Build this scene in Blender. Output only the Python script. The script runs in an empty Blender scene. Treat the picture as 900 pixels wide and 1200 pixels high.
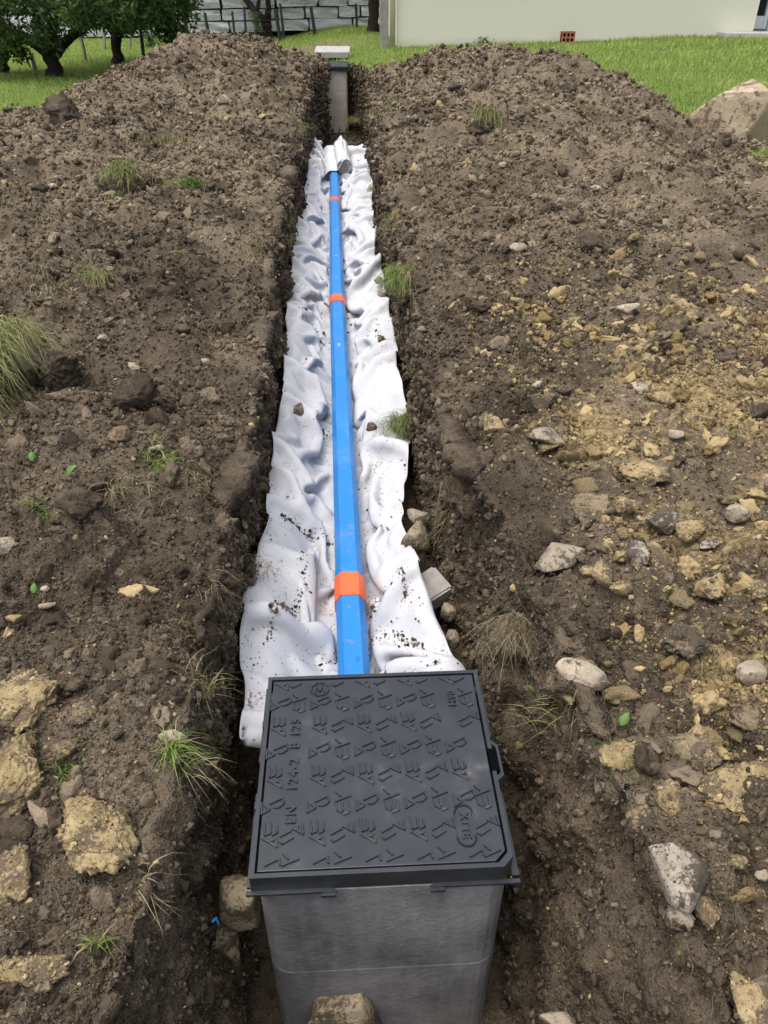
import bpy, bmesh, math, random
import numpy as np
from mathutils import Vector, Matrix, Euler

rng = np.random.default_rng(7)
random.seed(7)
sc = bpy.context.scene
C = sc.collection
R = math.radians

# ------------------------------------------------------------------ camera, sky, sun, exposure
F_PX, PITCH, YAW, CAM_H = 900.0, R(35.0), R(2.8), 1.457
cam_d = bpy.data.cameras.new('camera')
cam = bpy.data.objects.new('camera', cam_d); C.objects.link(cam)
cam.location = (0, 0, CAM_H)
cam.rotation_euler = (math.pi / 2 - PITCH, 0, -YAW)
cam_d.sensor_fit = 'VERTICAL'
cam_d.angle_y = 2 * math.atan(600 / F_PX)
cam_d.clip_start = 0.05; cam_d.clip_end = 1000
sc.camera = cam

SUN_EL, SUN_AZ = R(73), R(-110)        # azimuth from +Y towards +X
world = bpy.data.worlds.new('World'); sc.world = world; world.use_nodes = True
wn = world.node_tree.nodes; wl = world.node_tree.links
bg = wn['Background']
sky = wn.new('ShaderNodeTexSky'); sky.sky_type = 'NISHITA'; sky.sun_disc = False
sky.sun_elevation = SUN_EL; sky.sun_rotation = SUN_AZ
sky.air_density = 1.0; sky.dust_density = 6.0; sky.ozone_density = 1.0
hs = wn.new('ShaderNodeHueSaturation'); hs.inputs['Saturation'].default_value = 0.55
wl.new(sky.outputs[0], hs.inputs['Color']); wl.new(hs.outputs[0], bg.inputs['Color'])
bg.inputs['Strength'].default_value = 0.15
sun_d = bpy.data.lights.new('sun', 'SUN'); sun_d.energy = 0.5; sun_d.angle = R(60); sun_d.color = (1.0, 0.95, 0.88)
sun = bpy.data.objects.new('sun', sun_d); C.objects.link(sun)
sdir = Vector((math.sin(SUN_AZ) * math.cos(SUN_EL), math.cos(SUN_AZ) * math.cos(SUN_EL), math.sin(SUN_EL)))
sun.rotation_euler = sdir.to_track_quat('Z', 'Y').to_euler()
sun.location = (0, 0, 20)
vs = sc.view_settings
vs.view_transform = 'Standard'; vs.look = 'None'; vs.gamma = 1.0; vs.exposure = 0.86; vs.use_curve_mapping = False
sc.render.engine = 'CYCLES'
sc.cycles.use_denoising = True; sc.cycles.use_adaptive_sampling = True; sc.cycles.adaptive_threshold = 0.02
sc.cycles.max_bounces = 6; sc.cycles.diffuse_bounces = 3; sc.cycles.transparent_max_bounces = 6

# ------------------------------------------------------------------ measuring helpers (photo pixel -> place)
fw = np.array([math.sin(YAW) * math.cos(PITCH), math.cos(YAW) * math.cos(PITCH), -math.sin(PITCH)])
rt = np.array([math.cos(YAW), -math.sin(YAW), 0.0])
upv = np.cross(rt, fw)
def ray(x, y): return fw * F_PX + rt * (x - 450) - upv * (y - 600)
def atz(x, y, z):
    d = ray(x, y); return np.array([0, 0, CAM_H]) + d * ((z - CAM_H) / d[2])
def aty(x, y, Y):
    d = ray(x, y); return np.array([0, 0, CAM_H]) + d * (Y / d[1])

# ------------------------------------------------------------------ numpy noise
_perm = np.random.default_rng(3).permutation(256).astype(np.int32)
_perm = np.concatenate([_perm, _perm, _perm])
_g3 = np.random.default_rng(4).normal(size=(256, 3)); _g3 /= np.linalg.norm(_g3, axis=1)[:, None]
def perlin(x, y, z=None, f=1.0, seed=0.0):
    x = np.asarray(x, float) * f + 37.3 + seed * 17.1; y = np.asarray(y, float) * f + 91.7 + seed * 5.3
    z = (np.zeros_like(x) if z is None else np.asarray(z, float) * f) + 11.9 + seed * 3.7
    xi = np.floor(x).astype(np.int64); yi = np.floor(y).astype(np.int64); zi = np.floor(z).astype(np.int64)
    xf, yf, zf = x - xi, y - yi, z - zi
    u = xf ** 3 * (xf * (xf * 6 - 15) + 10); v = yf ** 3 * (yf * (yf * 6 - 15) + 10); w = zf ** 3 * (zf * (zf * 6 - 15) + 10)
    xi &= 255; yi &= 255; zi &= 255
    def g(dx, dy, dz):
        h = _perm[_perm[_perm[(xi + dx) & 255] + ((yi + dy) & 255)] + ((zi + dz) & 255)]
        gg = _g3[h]
        return gg[..., 0] * (xf - dx) + gg[..., 1] * (yf - dy) + gg[..., 2] * (zf - dz)
    def L(a, b, t): return a + (b - a) * t
    return 1.6 * L(L(L(g(0,0,0), g(1,0,0), u), L(g(0,1,0), g(1,1,0), u), v), L(L(g(0,0,1), g(1,0,1), u), L(g(0,1,1), g(1,1,1), u), v), w)
def worley(x, y, cell, seed=0):
    """distance to the nearest jittered cell point (in cells) and that cell's random number"""
    x = x / cell; y = y / cell
    xi = np.floor(x).astype(np.int64); yi = np.floor(y).astype(np.int64)
    best = np.full(x.shape, 9.0); rnd = np.zeros(x.shape)
    for dx in (-1, 0, 1):
        for dy in (-1, 0, 1):
            cx, cy = xi + dx, yi + dy
            h = (cx * 73856093 ^ cy * 19349663 ^ (seed * 83492791 + 12345)) & 0x7fffffff
            h = (h * 1103515245 + 12345) & 0x7fffffff
            jx = (h & 1023) / 1023.0; jy = ((h >> 10) & 1023) / 1023.0; r = ((h >> 20) & 1023) / 1023.0
            d = np.hypot(cx + jx - x, cy + jy - y)
            m = d < best
            best = np.where(m, d, best); rnd = np.where(m, r, rnd)
    return best, rnd
def sstep(a, b, x):
    t = np.clip((x - a) / (b - a), 0, 1); return t * t * (3 - 2 * t)

# ------------------------------------------------------------------ mesh helpers
def mesh_np(name, V, Fc, mat=None, smooth=False):
    """V (n,3); Fc (m,k) array of quads or triangles, or list of lists"""
    me = bpy.data.meshes.new(name)
    V = np.asarray(V, np.float32)
    if isinstance(Fc, np.ndarray):
        m, k = Fc.shape
        me.vertices.add(len(V)); me.vertices.foreach_set('co', V.ravel())
        me.loops.add(m * k); me.loops.foreach_set('vertex_index', Fc.astype(np.int32).ravel())
        me.polygons.add(m)
        me.polygons.foreach_set('loop_start', np.arange(0, m * k, k, dtype=np.int32))
        me.update(calc_edges=True)
    else:
        me.from_pydata([tuple(map(float, v)) for v in V], [], [tuple(map(int, f)) for f in Fc]); me.update()
    if smooth: me.polygons.foreach_set('use_smooth', np.ones(len(me.polygons), bool))
    if mat is not None: me.materials.append(mat)
    return me
def attr(me, name, data, kind='FLOAT'):
    a = me.attributes.new(name, kind, 'POINT')
    a.data.foreach_set('vector' if kind == 'FLOAT_VECTOR' else 'value', np.ascontiguousarray(data, np.int32 if kind == 'INT' else np.float32).ravel())
def link(name, me, loc=(0, 0, 0), parent=None):
    o = bpy.data.objects.new(name, me); C.objects.link(o); o.location = loc
    if parent is not None: o.parent = parent
    return o
def tag(o, label=None, cat=None, group=None, kind=None):
    if label: o['label'] = label
    if cat: o['category'] = cat
    if group: o['group'] = group
    if kind: o['kind'] = kind
    return o
def thing(name, label, cat, loc=(0, 0, 0), group=None):
    o = link(name, None, loc); o.empty_display_size = 0.1
    return tag(o, label, cat, group, 'thing')
class MB:
    """collects pieces into one mesh"""
    def __init__(s): s.v = []; s.f = []
    def add(s, V, Fc):
        b = len(s.v); s.v += [tuple(map(float, p)) for p in V]; s.f += [tuple(int(i) + b for i in f) for f in Fc]; return s
    def box(s, x0, x1, y0, y1, z0, z1):
        return s.add([(x0,y0,z0),(x1,y0,z0),(x1,y1,z0),(x0,y1,z0),(x0,y0,z1),(x1,y0,z1),(x1,y1,z1),(x0,y1,z1)],
                     [(3,2,1,0),(4,5,6,7),(0,1,5,4),(1,2,6,5),(2,3,7,6),(3,0,4,7)])
    def prism(s, poly, z0, z1):
        n = len(poly)
        return s.add([(x, y, z0) for x, y in poly] + [(x, y, z1) for x, y in poly],
                     [tuple(range(n))[::-1], tuple(range(n, 2 * n))] + [(i, (i + 1) % n, n + (i + 1) % n, n + i) for i in range(n)])
    def ring(s, outer, inner, z0, z1):
        n = len(outer)
        V = [(x, y, z) for z in (z0, z1) for pl in (outer, inner) for x, y in pl]
        f = []
        for i in range(n):
            j = (i + 1) % n
            f += [(i, j, 2*n + j, 2*n + i), (n + j, n + i, 3*n + i, 3*n + j), (2*n + i, 2*n + j, 3*n + j, 3*n + i), (j, i, n + i, n + j)]
        return s.add(V, f)
    def tube(s, pts, rad, seg=8, cap=True):
        pts = [Vector(p) for p in pts]; n = len(pts); V = []
        t0 = (pts[1] - pts[0]).normalized(); a = t0.orthogonal().normalized()
        for i, p in enumerate(pts):
            t = (pts[min(i + 1, n - 1)] - pts[max(i - 1, 0)]).normalized()
            a = (a - t * a.dot(t)).normalized(); b = t.cross(a)
            r = rad[i] if hasattr(rad, '__len__') else rad
            V += [p + (a * math.cos(2 * math.pi * k / seg) + b * math.sin(2 * math.pi * k / seg)) * r for k in range(seg)]
        f = [(i*seg + k, i*seg + (k+1) % seg, (i+1)*seg + (k+1) % seg, (i+1)*seg + k) for i in range(n-1) for k in range(seg)]
        if cap: f += [tuple(range(seg))[::-1], tuple(range((n-1)*seg, n*seg))]
        return s.add(V, f)
    def build(s, name, mat, parent=None, loc=(0, 0, 0), smooth=False, bevel=0):
        off = np.array(loc if parent is None else parent.matrix_basis.translation if parent.parent is None else (0, 0, 0), float)
        me = mesh_np(name, np.array(s.v) - off, s.f, mat, smooth)
        o = link(name, me, loc if parent is None else (0, 0, 0), parent)
        if bevel:
            m = o.modifiers.new('bevel', 'BEVEL'); m.width = bevel; m.segments = 2; m.limit_method = 'ANGLE'
        return o

# ------------------------------------------------------------------ material helpers
class NT:
    def __init__(s, name):
        s.m = bpy.data.materials.new(name); s.m.use_nodes = True
        s.t = s.m.node_tree; s.n = s.t.nodes; s.bsdf = s.n['Principled BSDF']
    def new(s, typ, **kw):
        nd = s.n.new(typ)
        for k, v in kw.items(): setattr(nd, k, v)
        return nd
    def set(s, inp, v):
        if hasattr(v, 'is_output') or isinstance(v, bpy.types.NodeSocket): s.t.links.new(v, inp)
        else:
            if isinstance(v, tuple) and len(v) == 3 and inp.type == 'RGBA': v = v + (1,)
            inp.default_value = v
    def pos(s): return s.new('ShaderNodeNewGeometry').outputs['Position']
    def obj(s): return s.new('ShaderNodeTexCoord').outputs['Object']
    def noise(s, co, scale, detail=4, rough=0.6, out='Fac', dist=0.0):
        n = s.new('ShaderNodeTexNoise'); s.set(n.inputs['Vector'], co)
        n.inputs['Scale'].default_value = scale; n.inputs['Detail'].default_value = detail; n.inputs['Roughness'].default_value = rough
        n.inputs['Distortion'].default_value = dist
        return n.outputs[out]
    def voro(s, co, scale, feature='F1', out='Distance'):
        n = s.new('ShaderNodeTexVoronoi', feature=feature); s.set(n.inputs['Vector'], co); n.inputs['Scale'].default_value = scale
        return n.outputs[out]
    def ramp(s, fac, *stops):
        r = s.new('ShaderNodeValToRGB'); s.set(r.inputs['Fac'], fac); e = r.color_ramp.elements
        while len(e) < len(stops): e.new(0.5)
        for el, (p, c) in zip(e, stops):
            el.position = p; el.color = (c if isinstance(c, tuple) else (c, c, c)) + (1,) if not (isinstance(c, tuple) and len(c) == 4) else c
        return r.outputs['Color']
    def mix(s, fac, a, b, blend='MIX'):
        m = s.new('ShaderNodeMix', data_type='RGBA', blend_type=blend)
        s.set(m.inputs[0], fac); s.set(m.inputs[6], a); s.set(m.inputs[7], b)
        return m.outputs[2]
    def math(s, op, a, b=0.0, clamp=False):
        m = s.new('ShaderNodeMath', operation=op, use_clamp=clamp); s.set(m.inputs[0], a); s.set(m.inputs[1], b)
        return m.outputs[0]
    def attr(s, name, typ='GEOMETRY', out='Fac'):
        return s.new('ShaderNodeAttribute', attribute_name=name, attribute_type=typ).outputs[out]
    def bump(s, h, strength=0.5, dist=0.01, prev=None):
        b = s.new('ShaderNodeBump'); s.set(b.inputs['Height'], h); s.set(b.inputs['Strength'], strength); b.inputs['Distance'].default_value = dist
        if prev is not None: s.set(b.inputs['Normal'], prev)
        return b.outputs[0]
    def out(s, col=None, rough=None, normal=None, spec=None, metal=None, **kw):
        i = s.bsdf.inputs
        if col is not None: s.set(i['Base Color'], col)
        if rough is not None: s.set(i['Roughness'], rough)
        if normal is not None: s.set(i['Normal'], normal)
        if spec is not None: s.set(i['Specular IOR Level'], spec)
        if metal is not None: s.set(i['Metallic'], metal)
        for k, v in kw.items(): s.set(i[k.replace('_', ' ')], v)
        return s.m

DARK1, DARK2 = (0.034, 0.026, 0.018), (0.110, 0.086, 0.060)
DRY1, DRY2 = (0.092, 0.071, 0.048), (0.29, 0.232, 0.160)
CLAY1, CLAY2 = (0.18, 0.133, 0.062), (0.41, 0.315, 0.165)
def soil_colour(t, co, tone, clay, var=None):
    n1 = t.noise(co, 3.1, 5, 0.65); n2 = t.noise(co, 42, 4, 0.7); n3 = t.noise(co, 190, 2, 0.6)
    f = t.math('ADD', t.math('MULTIPLY', n1, 0.45), t.math('ADD', t.math('MULTIPLY', n2, 0.4), t.math('MULTIPLY', n3, 0.3)))
    if var is not None: f = t.math('ADD', f, t.math('MULTIPLY', t.math('SUBTRACT', var, 0.5), 0.45))
    fr = t.ramp(f, (0.42, 0.0), (0.74, 1.0))
    dark = t.mix(fr, DARK1, DARK2); dry = t.mix(fr, DRY1, DRY2)
    n0 = t.noise(co, 1.1, 3, .6)
    tn = t.math('ADD', tone, t.math('ADD', t.math('MULTIPLY', t.math('SUBTRACT', n1, 0.5), 1.0), t.math('MULTIPLY', t.math('SUBTRACT', n0, 0.5), 1.5)), clamp=True)
    c = t.mix(tn, dark, dry)
    cl = t.mix(fr, CLAY1, CLAY2)
    ck = t.math('MULTIPLY', t.math('SUBTRACT', t.math('ADD', clay, t.math('MULTIPLY', t.math('SUBTRACT', n2, 0.5), 0.7)), 0.38), 5.0, clamp=True)
    return t.mix(ck, c, cl), n2, n3

def mat_ground():
    t = NT('soil_and_lawn'); co = t.pos()
    soil, n2, n3 = soil_colour(t, co, t.attr('tone'), t.attr('clay'))
    g1 = t.noise(co, 1.3, 4, 0.6); g2 = t.noise(co, 18, 3, 0.7)
    gr = t.mix(t.ramp(g2, (0.3, 0.0), (0.75, 1.0)), (0.075, 0.115, 0.025), (0.165, 0.225, 0.055))
    gr = t.mix(t.ramp(g1, (0.45, 0.0), (0.75, 1.0)), gr, (0.13, 0.16, 0.05))
    gr = t.mix(t.attr('bare'), gr, (0.16, 0.13, 0.085))
    c = t.mix(t.attr('lawn'), soil, gr)
    h = t.math('ADD', t.math('MULTIPLY', n2, 0.6), t.math('MULTIPLY', n3, 0.4))
    b1 = t.bump(t.noise(co, 15, 4, .75), t.math('MULTIPLY', t.math('SUBTRACT', 1.0, t.attr('lawn')), .7), 0.05)
    return t.out(c, 0.95, t.bump(h, 0.8, 0.016, b1), spec=0.12)
def mat_clod(name='clod_soil'):
    t = NT(name); co = t.pos()
    var = t.new('ShaderNodeObjectInfo').outputs['Random']
    c, n2, n3 = soil_colour(t, co, t.attr('tone', 'INSTANCER'), t.attr('clay', 'INSTANCER'), var)
    h = t.math('ADD', t.math('MULTIPLY', n2, 0.5), t.math('MULTIPLY', n3, 0.5))
    return t.out(c, 0.95, t.bump(h, 0.8, 0.010), spec=0.12)
def mat_rock(name, a, b, dirt, dirt_amt=0.5, scale=9, rough=0.85):
    t = NT(name); co = t.obj(); info = t.new('ShaderNodeObjectInfo').outputs['Random']
    v = t.new('ShaderNodeVectorMath', operation='ADD'); t.set(v.inputs[0], co)
    cmb = t.new('ShaderNodeCombineXYZ'); t.set(cmb.inputs[0], t.math('MULTIPLY', info, 31.0)); t.set(cmb.inputs[1], t.math('MULTIPLY', info, 17.0))
    t.set(v.inputs[1], cmb.outputs[0]); co = v.outputs[0]
    n = t.noise(co, scale, 6, 0.65); n2 = t.noise(co, scale * 7, 4, 0.7); n3 = t.noise(co, scale * 0.6, 5, 0.7, dist=0.4)
    c = t.mix(t.ramp(n, (0.32, 0.0), (0.68, 1.0)), a, b)
    c = t.mix(t.math('MULTIPLY', t.ramp(n2, (0.5, 0.0), (0.72, 1.0)), 0.45), c, tuple(x * 0.55 for x in a))
    c = t.mix(t.ramp(t.math('ADD', n3, t.math('MULTIPLY', t.math('SUBTRACT', n2, 0.5), 0.5)), (0.62 - 0.3 * dirt_amt, 0.0), (0.70 - 0.3 * dirt_amt, 1.0)), c, dirt)
    n4 = t.noise(co, scale * 22, 3, .7); c = t.mix(t.math('MULTIPLY', t.ramp(n4, (0.40, 1.0), (0.52, 0.0)), .22), c, dirt)
    h = t.math('ADD', n, t.math('ADD', t.math('MULTIPLY', n2, 0.5), t.math('MULTIPLY', n4, .2)))
    return t.out(c, rough, t.bump(h, 0.7, 0.014), spec=0.2)
def mat_plain(name, col, rough=0.6, var=0.25, scale=20, bump=0.2, dist=0.004, spec=0.4, metal=0.0):
    t = NT(name); co = t.obj(); n = t.noise(co, scale, 5, 0.65); n2 = t.noise(co, scale * 9, 3, 0.6)
    lo = tuple(c * (1 - var) for c in col); hi = tuple(min(1, c * (1 + var)) for c in col)
    c = t.mix(t.ramp(n, (0.3, 0.0), (0.7, 1.0)), lo, hi)
    return t.out(c, t.math('ADD', rough - 0.08, t.math('MULTIPLY', n2, 0.16)), t.bump(t.math('ADD', n, n2), bump, dist), spec=spec, metal=metal)
def mat_leaf(name, a, b, trans=0.35):
    t = NT(name); r = t.attr('tint')
    c = t.mix(r, a, b)
    m = t.out(c, 0.55, spec=0.3)
    tr = t.new('ShaderNodeBsdfTranslucent'); t.set(tr.inputs[0], c)
    mx = t.new('ShaderNodeMixShader'); mx.inputs[0].default_value = trans
    t.t.links.new(t.bsdf.outputs[0], mx.inputs[1]); t.t.links.new(tr.outputs[0], mx.inputs[2])
    t.t.links.new(mx.outputs[0], t.n['Material Output'].inputs['Surface'])
    return m

M = {}
M['ground'] = mat_ground()
M['clod'] = mat_clod()
M['limestone'] = mat_rock('limestone', (0.24, 0.195, 0.14), (0.44, 0.38, 0.285), (0.09, 0.072, 0.052), 0.30)
M['paleblock'] = mat_rock('pale_block', (0.26, 0.22, 0.175), (0.50, 0.44, 0.36), (0.085, 0.068, 0.052), 0.55, 14)
M['mossy'] = mat_rock('mossy_stone', (0.22, 0.175, 0.11), (0.42, 0.35, 0.235), (0.10, 0.08, 0.052), 0.5, 14)
M['clay'] = mat_rock('yellow_clay', (0.22, 0.165, 0.078), (0.46, 0.36, 0.195), (0.125, 0.096, 0.062), 0.42, 20, 0.95)
M['clayb'] = mat_rock('brown_clay', (0.15, 0.115, 0.07), (0.27, 0.21, 0.13), (0.075, 0.06, 0.045), 0.6, 14, 0.95)
M['darkclod'] = mat_rock('dark_clod', (0.066, 0.051, 0.036), (0.135, 0.106, 0.074), (0.048, 0.037, 0.026), 0.5, 14, 0.95)
M['boulder'] = mat_rock('boulder_stone', (0.32, 0.25, 0.15), (0.55, 0.46, 0.32), (0.13, 0.10, 0.07), 0.30, 3.5)
M['wallstone'] = mat_rock('wall_stone', (0.50, 0.51, 0.52), (0.80, 0.81, 0.82), (0.24, 0.24, 0.24), 0.2, 3.0)
M['blade'] = mat_leaf('grass_blade', (0.050, 0.115, 0.014), (0.22, 0.30, 0.055), 0.3)
M['lawnblade'] = mat_leaf('lawn_blade', (0.14, 0.235, 0.042), (0.42, 0.50, 0.13), 0.35)
M['straw'] = mat_leaf('dry_straw', (0.13, 0.105, 0.05), (0.40, 0.34, 0.19), 0.25)
M['hay'] = mat_leaf('pale_sod_grass', (0.12, 0.155, 0.04), (0.34, 0.35, 0.135), 0.25)
M['root'] = mat_leaf('root_fibre', (0.05, 0.038, 0.026), (0.21, 0.165, 0.11), 0.1)
M['leafdark'] = mat_leaf('tree_leaf', (0.026, 0.058, 0.016), (0.13, 0.20, 0.055), 0.3)
M['leaflight'] = mat_leaf('bush_leaf', (0.05, 0.10, 0.02), (0.17, 0.25, 0.06), 0.35)
M['bark'] = mat_plain('bark', (0.045, 0.037, 0.032), 0.95, 0.45, 14, 0.9, 0.03, 0.1)

# ------------------------------------------------------------------ the ground: spoil heaps, trench and lawn in one sheet
LIP_L = np.array([[-3,-.45],[.5,-.43],[.9,-.405],[1.3,-.40],[1.8,-.40],[2.3,-.40],[3.,-.40],[3.9,-.42],[5,-.45],[7,-.46],[9.5,-.47],[12,-.47],[13.5,-.40],[14.3,-.33],[14.9,-.31],[15.5,-.33]])
LIP_R = np.array([[-3,.62],[.5,.60],[.9,.58],[1.3,.54],[1.7,.50],[2.1,.45],[2.5,.37],[2.9,.33],[3.5,.34],[4.2,.33],[5,.33],[6.5,.36],[8,.39],[10,.41],[12.5,.46],[14,.44],[14.8,.34],[15.5,.14]])
BUMPS = [(-1.5,13.0,.75,1.0,.52),(-2.2,11.3,.7,1.2,.36),(-2.6,9.3,.6,1.2,.14),(-1.3,10.6,.55,1.1,.22),(-1.5,7.6,.8,1.2,.20),(-2.3,5.8,.8,1.0,.22),(-1.25,5.0,.4,.6,.10),
         (-1.6,3.2,.4,.7,.20),(-.95,2.1,.25,.3,.07),(-1.0,1.2,.22,.25,.05),
         (1.45,12.2,.6,1.0,.29),(2.5,11.2,.75,1.1,.37),(2.9,9.6,.6,1.0,.22),(1.3,9.6,.6,1.3,.22),(1.6,7.3,.8,1.3,.25),(2.2,5.2,.8,1.0,.14),(1.2,4.4,.45,.7,.10),
         (1.15,2.5,.35,.4,.06),(1.1,1.3,.25,.3,.05),(.62,2.6,.16,.6,.05)]
SOIL = np.array([(-7,-4),(-7,7.0),(-4.6,7.6),(-3.9,8.6),(-3.5,10.2),(-3.3,12.0),(-3.0,13.2),(-2.4,14.4),(-1.4,15.4),(-.55,15.9),(-.42,14.9),(.26,14.9),(.36,13.4),(.75,13.4),(1.3,14.0),(2.0,13.8),(2.7,13.0),
                 (3.15,12.2),(3.3,10.9),(3.6,9.9),(3.9,9.0),(4.1,7.9),(4.6,7.3),(7,7.0),(7,-4)])
def poly_sd(px, py, poly):
    d = np.full(px.shape, 1e9); ins = np.zeros(px.shape, bool); n = len(poly)
    for i in range(n):
        ax, ay = poly[i]; bx, by = poly[(i + 1) % n]
        ex, ey = bx - ax, by - ay
        t = np.clip(((px - ax) * ex + (py - ay) * ey) / (ex * ex + ey * ey), 0, 1)
        d = np.minimum(d, np.hypot(px - ax - t * ex, py - ay - t * ey))
        c = ((ay > py) != (by > py)) & (px < (bx - ax) * (py - ay) / (by - ay + 1e-12) + ax)
        ins ^= c
    return np.where(ins, d, -d)
def lawn_z(x, y):
    return (.25 * sstep(9, 18, y)) * sstep(-1.8, .4, x) + .15 * sstep(2, 8, x) * sstep(9, 18, y) + 0.03 * perlin(x, y, f=.35)
def base_z(x, y, soil):
    z = lawn_z(x, y) + soil * .10
    for cx, cy, sx, sy, h in BUMPS: z = z + h * np.exp(-.5 * ((x - cx) / sx) ** 2 - .5 * ((y - cy) / sy) ** 2)
    return z
def floor_z(y):
    return np.interp(y, [-3, -.6, .0, 1.3, 1.5, 10.4, 11.2, 14.9], [.0, -.35, -.74, -.74, -.47, -.47, -.80, -.85])

ys = [-3.0, -2.0, -1.2, -.7, -.3, 0., .2]
y = .3
while y < 15.9: ys.append(y); y += .0021 + .0036 * abs(y)
while y < 40: ys.append(y); y *= 1.012
while y < 300: ys.append(y); y *= 1.15
YS = np.array(ys); NY = len(YS)
s1 = np.linspace(0, 1.12, 262); s2 = 1.12 + np.cumsum(.02 * 1.22 ** np.arange(24)); SS = np.concatenate([s1, s2]); NS = len(SS)
NW, NFL = 90, 16
visw = .46 + .47 * np.maximum(YS, 0)
ll = np.interp(YS, LIP_L[:, 0], LIP_L[:, 1]) + .030 * perlin(YS, 0 * YS, f=1.7) + .022 * perlin(YS, 0 * YS, f=6, seed=2) + .012 * perlin(YS, 0 * YS, f=19, seed=3)
lr = np.interp(YS, LIP_R[:, 0], LIP_R[:, 1]) + .030 * perlin(YS, 0 * YS, f=1.9, seed=5) + .022 * perlin(YS, 0 * YS, f=6, seed=7) + .012 * perlin(YS, 0 * YS, f=19, seed=8)
open_ = sstep(-.7, .1, YS) * (1 - sstep(15.42, 15.48, YS))     # how far the trench is cut at this row
mid = np.interp(YS, [0, 15], [.06, -.10])
mid = np.where(YS > 15.45, -.135, mid)
ll = np.where(YS > 15.5, mid - .01 - .22 * (1 - sstep(15.5, 15.8, YS)), ll); lr = np.where(YS > 15.5, mid + .01 + .22 * (1 - sstep(15.5, 15.8, YS)), lr)
XL = ll[:, None] - SS[None, ::-1] * visw[:, None]          # left side, outer -> lip
XR = lr[:, None] + SS[None, :] * visw[:, None]
tw = (np.arange(1, NW + 1) / (NW + 1))[None, :]
slopeL = np.interp(YS, [.5, 1.2, 1.6, 3, 15], [.13, .11, .05, .04, .04])[:, None]; slopeR = np.interp(YS, [.5, 1.5, 2.2, 3, 15], [.25, .18, .09, .04, .04])[:, None]
XWL = ll[:, None] + slopeL * tw; XWR = (lr[:, None] - slopeR * tw)[:, ::-1]
tf = np.linspace(0, 1, NFL)[None, :]
XF = XWL[:, -1:] + .003 + tf * (XWR[:, :1] - XWL[:, -1:] - .006)
X = np.concatenate([XL, XWL, XF, XWR, XR], 1); NX = X.shape[1]
Y = np.repeat(YS[:, None], NX, 1)
iL, iF, iR = NS, NS + NW, NS + NW + NFL + NW
sd = poly_sd(X, Y, SOIL)
soil = sstep(-.12, .16, sd + .16 * perlin(X, Y, f=1.3) + .10 * perlin(X, Y, f=5))
soil = np.where(Y > 15.9, soil, soil)
Z = base_z(X, Y, soil)
depth = np.zeros_like(X); fz = floor_z(YS)
zl = Z[:, iL - 1]; zr = Z[:, iR]
wd = np.zeros(NX)
twl = tw[0] ** 1.0
for k in range(NW):
    Z[:, iL + k] = zl + (np.minimum(fz, zl - .01) - zl) * twl[k] * open_
    Z[:, iR - 1 - k] = zr + (np.minimum(fz, zr - .01) - zr) * twl[k] * open_
    wd[iL + k] = wd[iR - 1 - k] = min(1, twl[k] * 4)
Zf = zl[:, None] + (zr - zl)[:, None] * tf
Z[:, iF:iF + NFL] = Zf + (np.minimum(fz[:, None], Zf) - Zf) * open_[:, None]
wd[iF:iF + NFL] = 1
WD = wd[None, :] * open_[:, None]
# round the lips a little
edgeL = np.exp(-np.abs(X - ll[:, None]) / .045) * (np.arange(NX)[None, :] < iL); edgeR = np.exp(-np.abs(X - lr[:, None]) / .045) * (np.arange(NX)[None, :] >= iR)
Z -= .045 * (edgeL + edgeR) * open_[:, None]
# normals of the smooth sheet
def grid_normals(X, Y, Z):
    dxu, dyu, dzu = (np.gradient(a, axis=1) for a in (X, Y, Z)); dxv, dyv, dzv = (np.gradient(a, axis=0) for a in (X, Y, Z))
    n = np.stack([dyu * dzv - dzu * dyv, dzu * dxv - dxu * dzv, dxu * dyv - dyu * dxv], -1)
    return n / (np.linalg.norm(n, axis=-1, keepdims=True) + 1e-12)
N = grid_normals(X, Y, Z)
steep = np.clip(WD, 0, 1)
spac = np.maximum(.002 + .0036 * np.abs(Y), visw[:, None] * 1.12 / 261)
def fade(wl): return np.clip((wl / spac - 2.0) / 3.0, 0, 1)
rough = np.clip(.75 + .9 * perlin(X, Y, f=.9, seed=3), .25, 1.35)
far_k = .85 + 1.1 * sstep(2.5, 6, Y)
D = (.048 * perlin(X, Y, Z, f=2.2) + .042 * perlin(X, Y, Z, f=5.5, seed=1) * rough) * far_k
D += .10 * (.30 - np.abs(perlin(X, Y, f=1.5, seed=16))) * sstep(2.5, 5, Y) * (1 - steep)
D += (.026 * perlin(X, Y, Z, f=13, seed=2) * fade(.08) + .011 * perlin(X, Y, Z, f=33, seed=3) * fade(.03) * (1 - .5 * steep) + .0042 * perlin(X, Y, Z, f=80, seed=6) * fade(.0125) * (1 - steep)) * (.6 + .4 * rough)
for cell, amp, sdn in ((.21, .050, 1), (.085, .030, 2), (.036, .013, 3)):
    xw = X + .3 * cell * perlin(X, Y, Z, f=1.2 / cell, seed=8); yw = Y + .3 * cell * perlin(X, Y, Z, f=1.2 / cell, seed=9)
    d, r = worley(xw, yw, cell, sdn)
    D += amp * (np.sqrt(np.clip(1 - (d / .62) ** 2, 0, 1)) * (.15 + .85 * r * r) - .25) * fade(cell * .6) * (1 - steep) * rough
for cell, amp, sdn in ((.11, .030, 11), (.045, .016, 12), (.02, .007, 13)):
    d, r = worley(Y + .35 * cell * perlin(X, Y, Z, f=1.2 / cell, seed=8), Z * 1.1 + X * .5 + .35 * cell * perlin(X, Y, Z, f=1.2 / cell, seed=9), cell, sdn)
    D += amp * (np.sqrt(np.clip(1 - (d / .62) ** 2, 0, 1)) * (.15 + .85 * r * r) - .25) * fade(cell * .6) * steep
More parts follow.
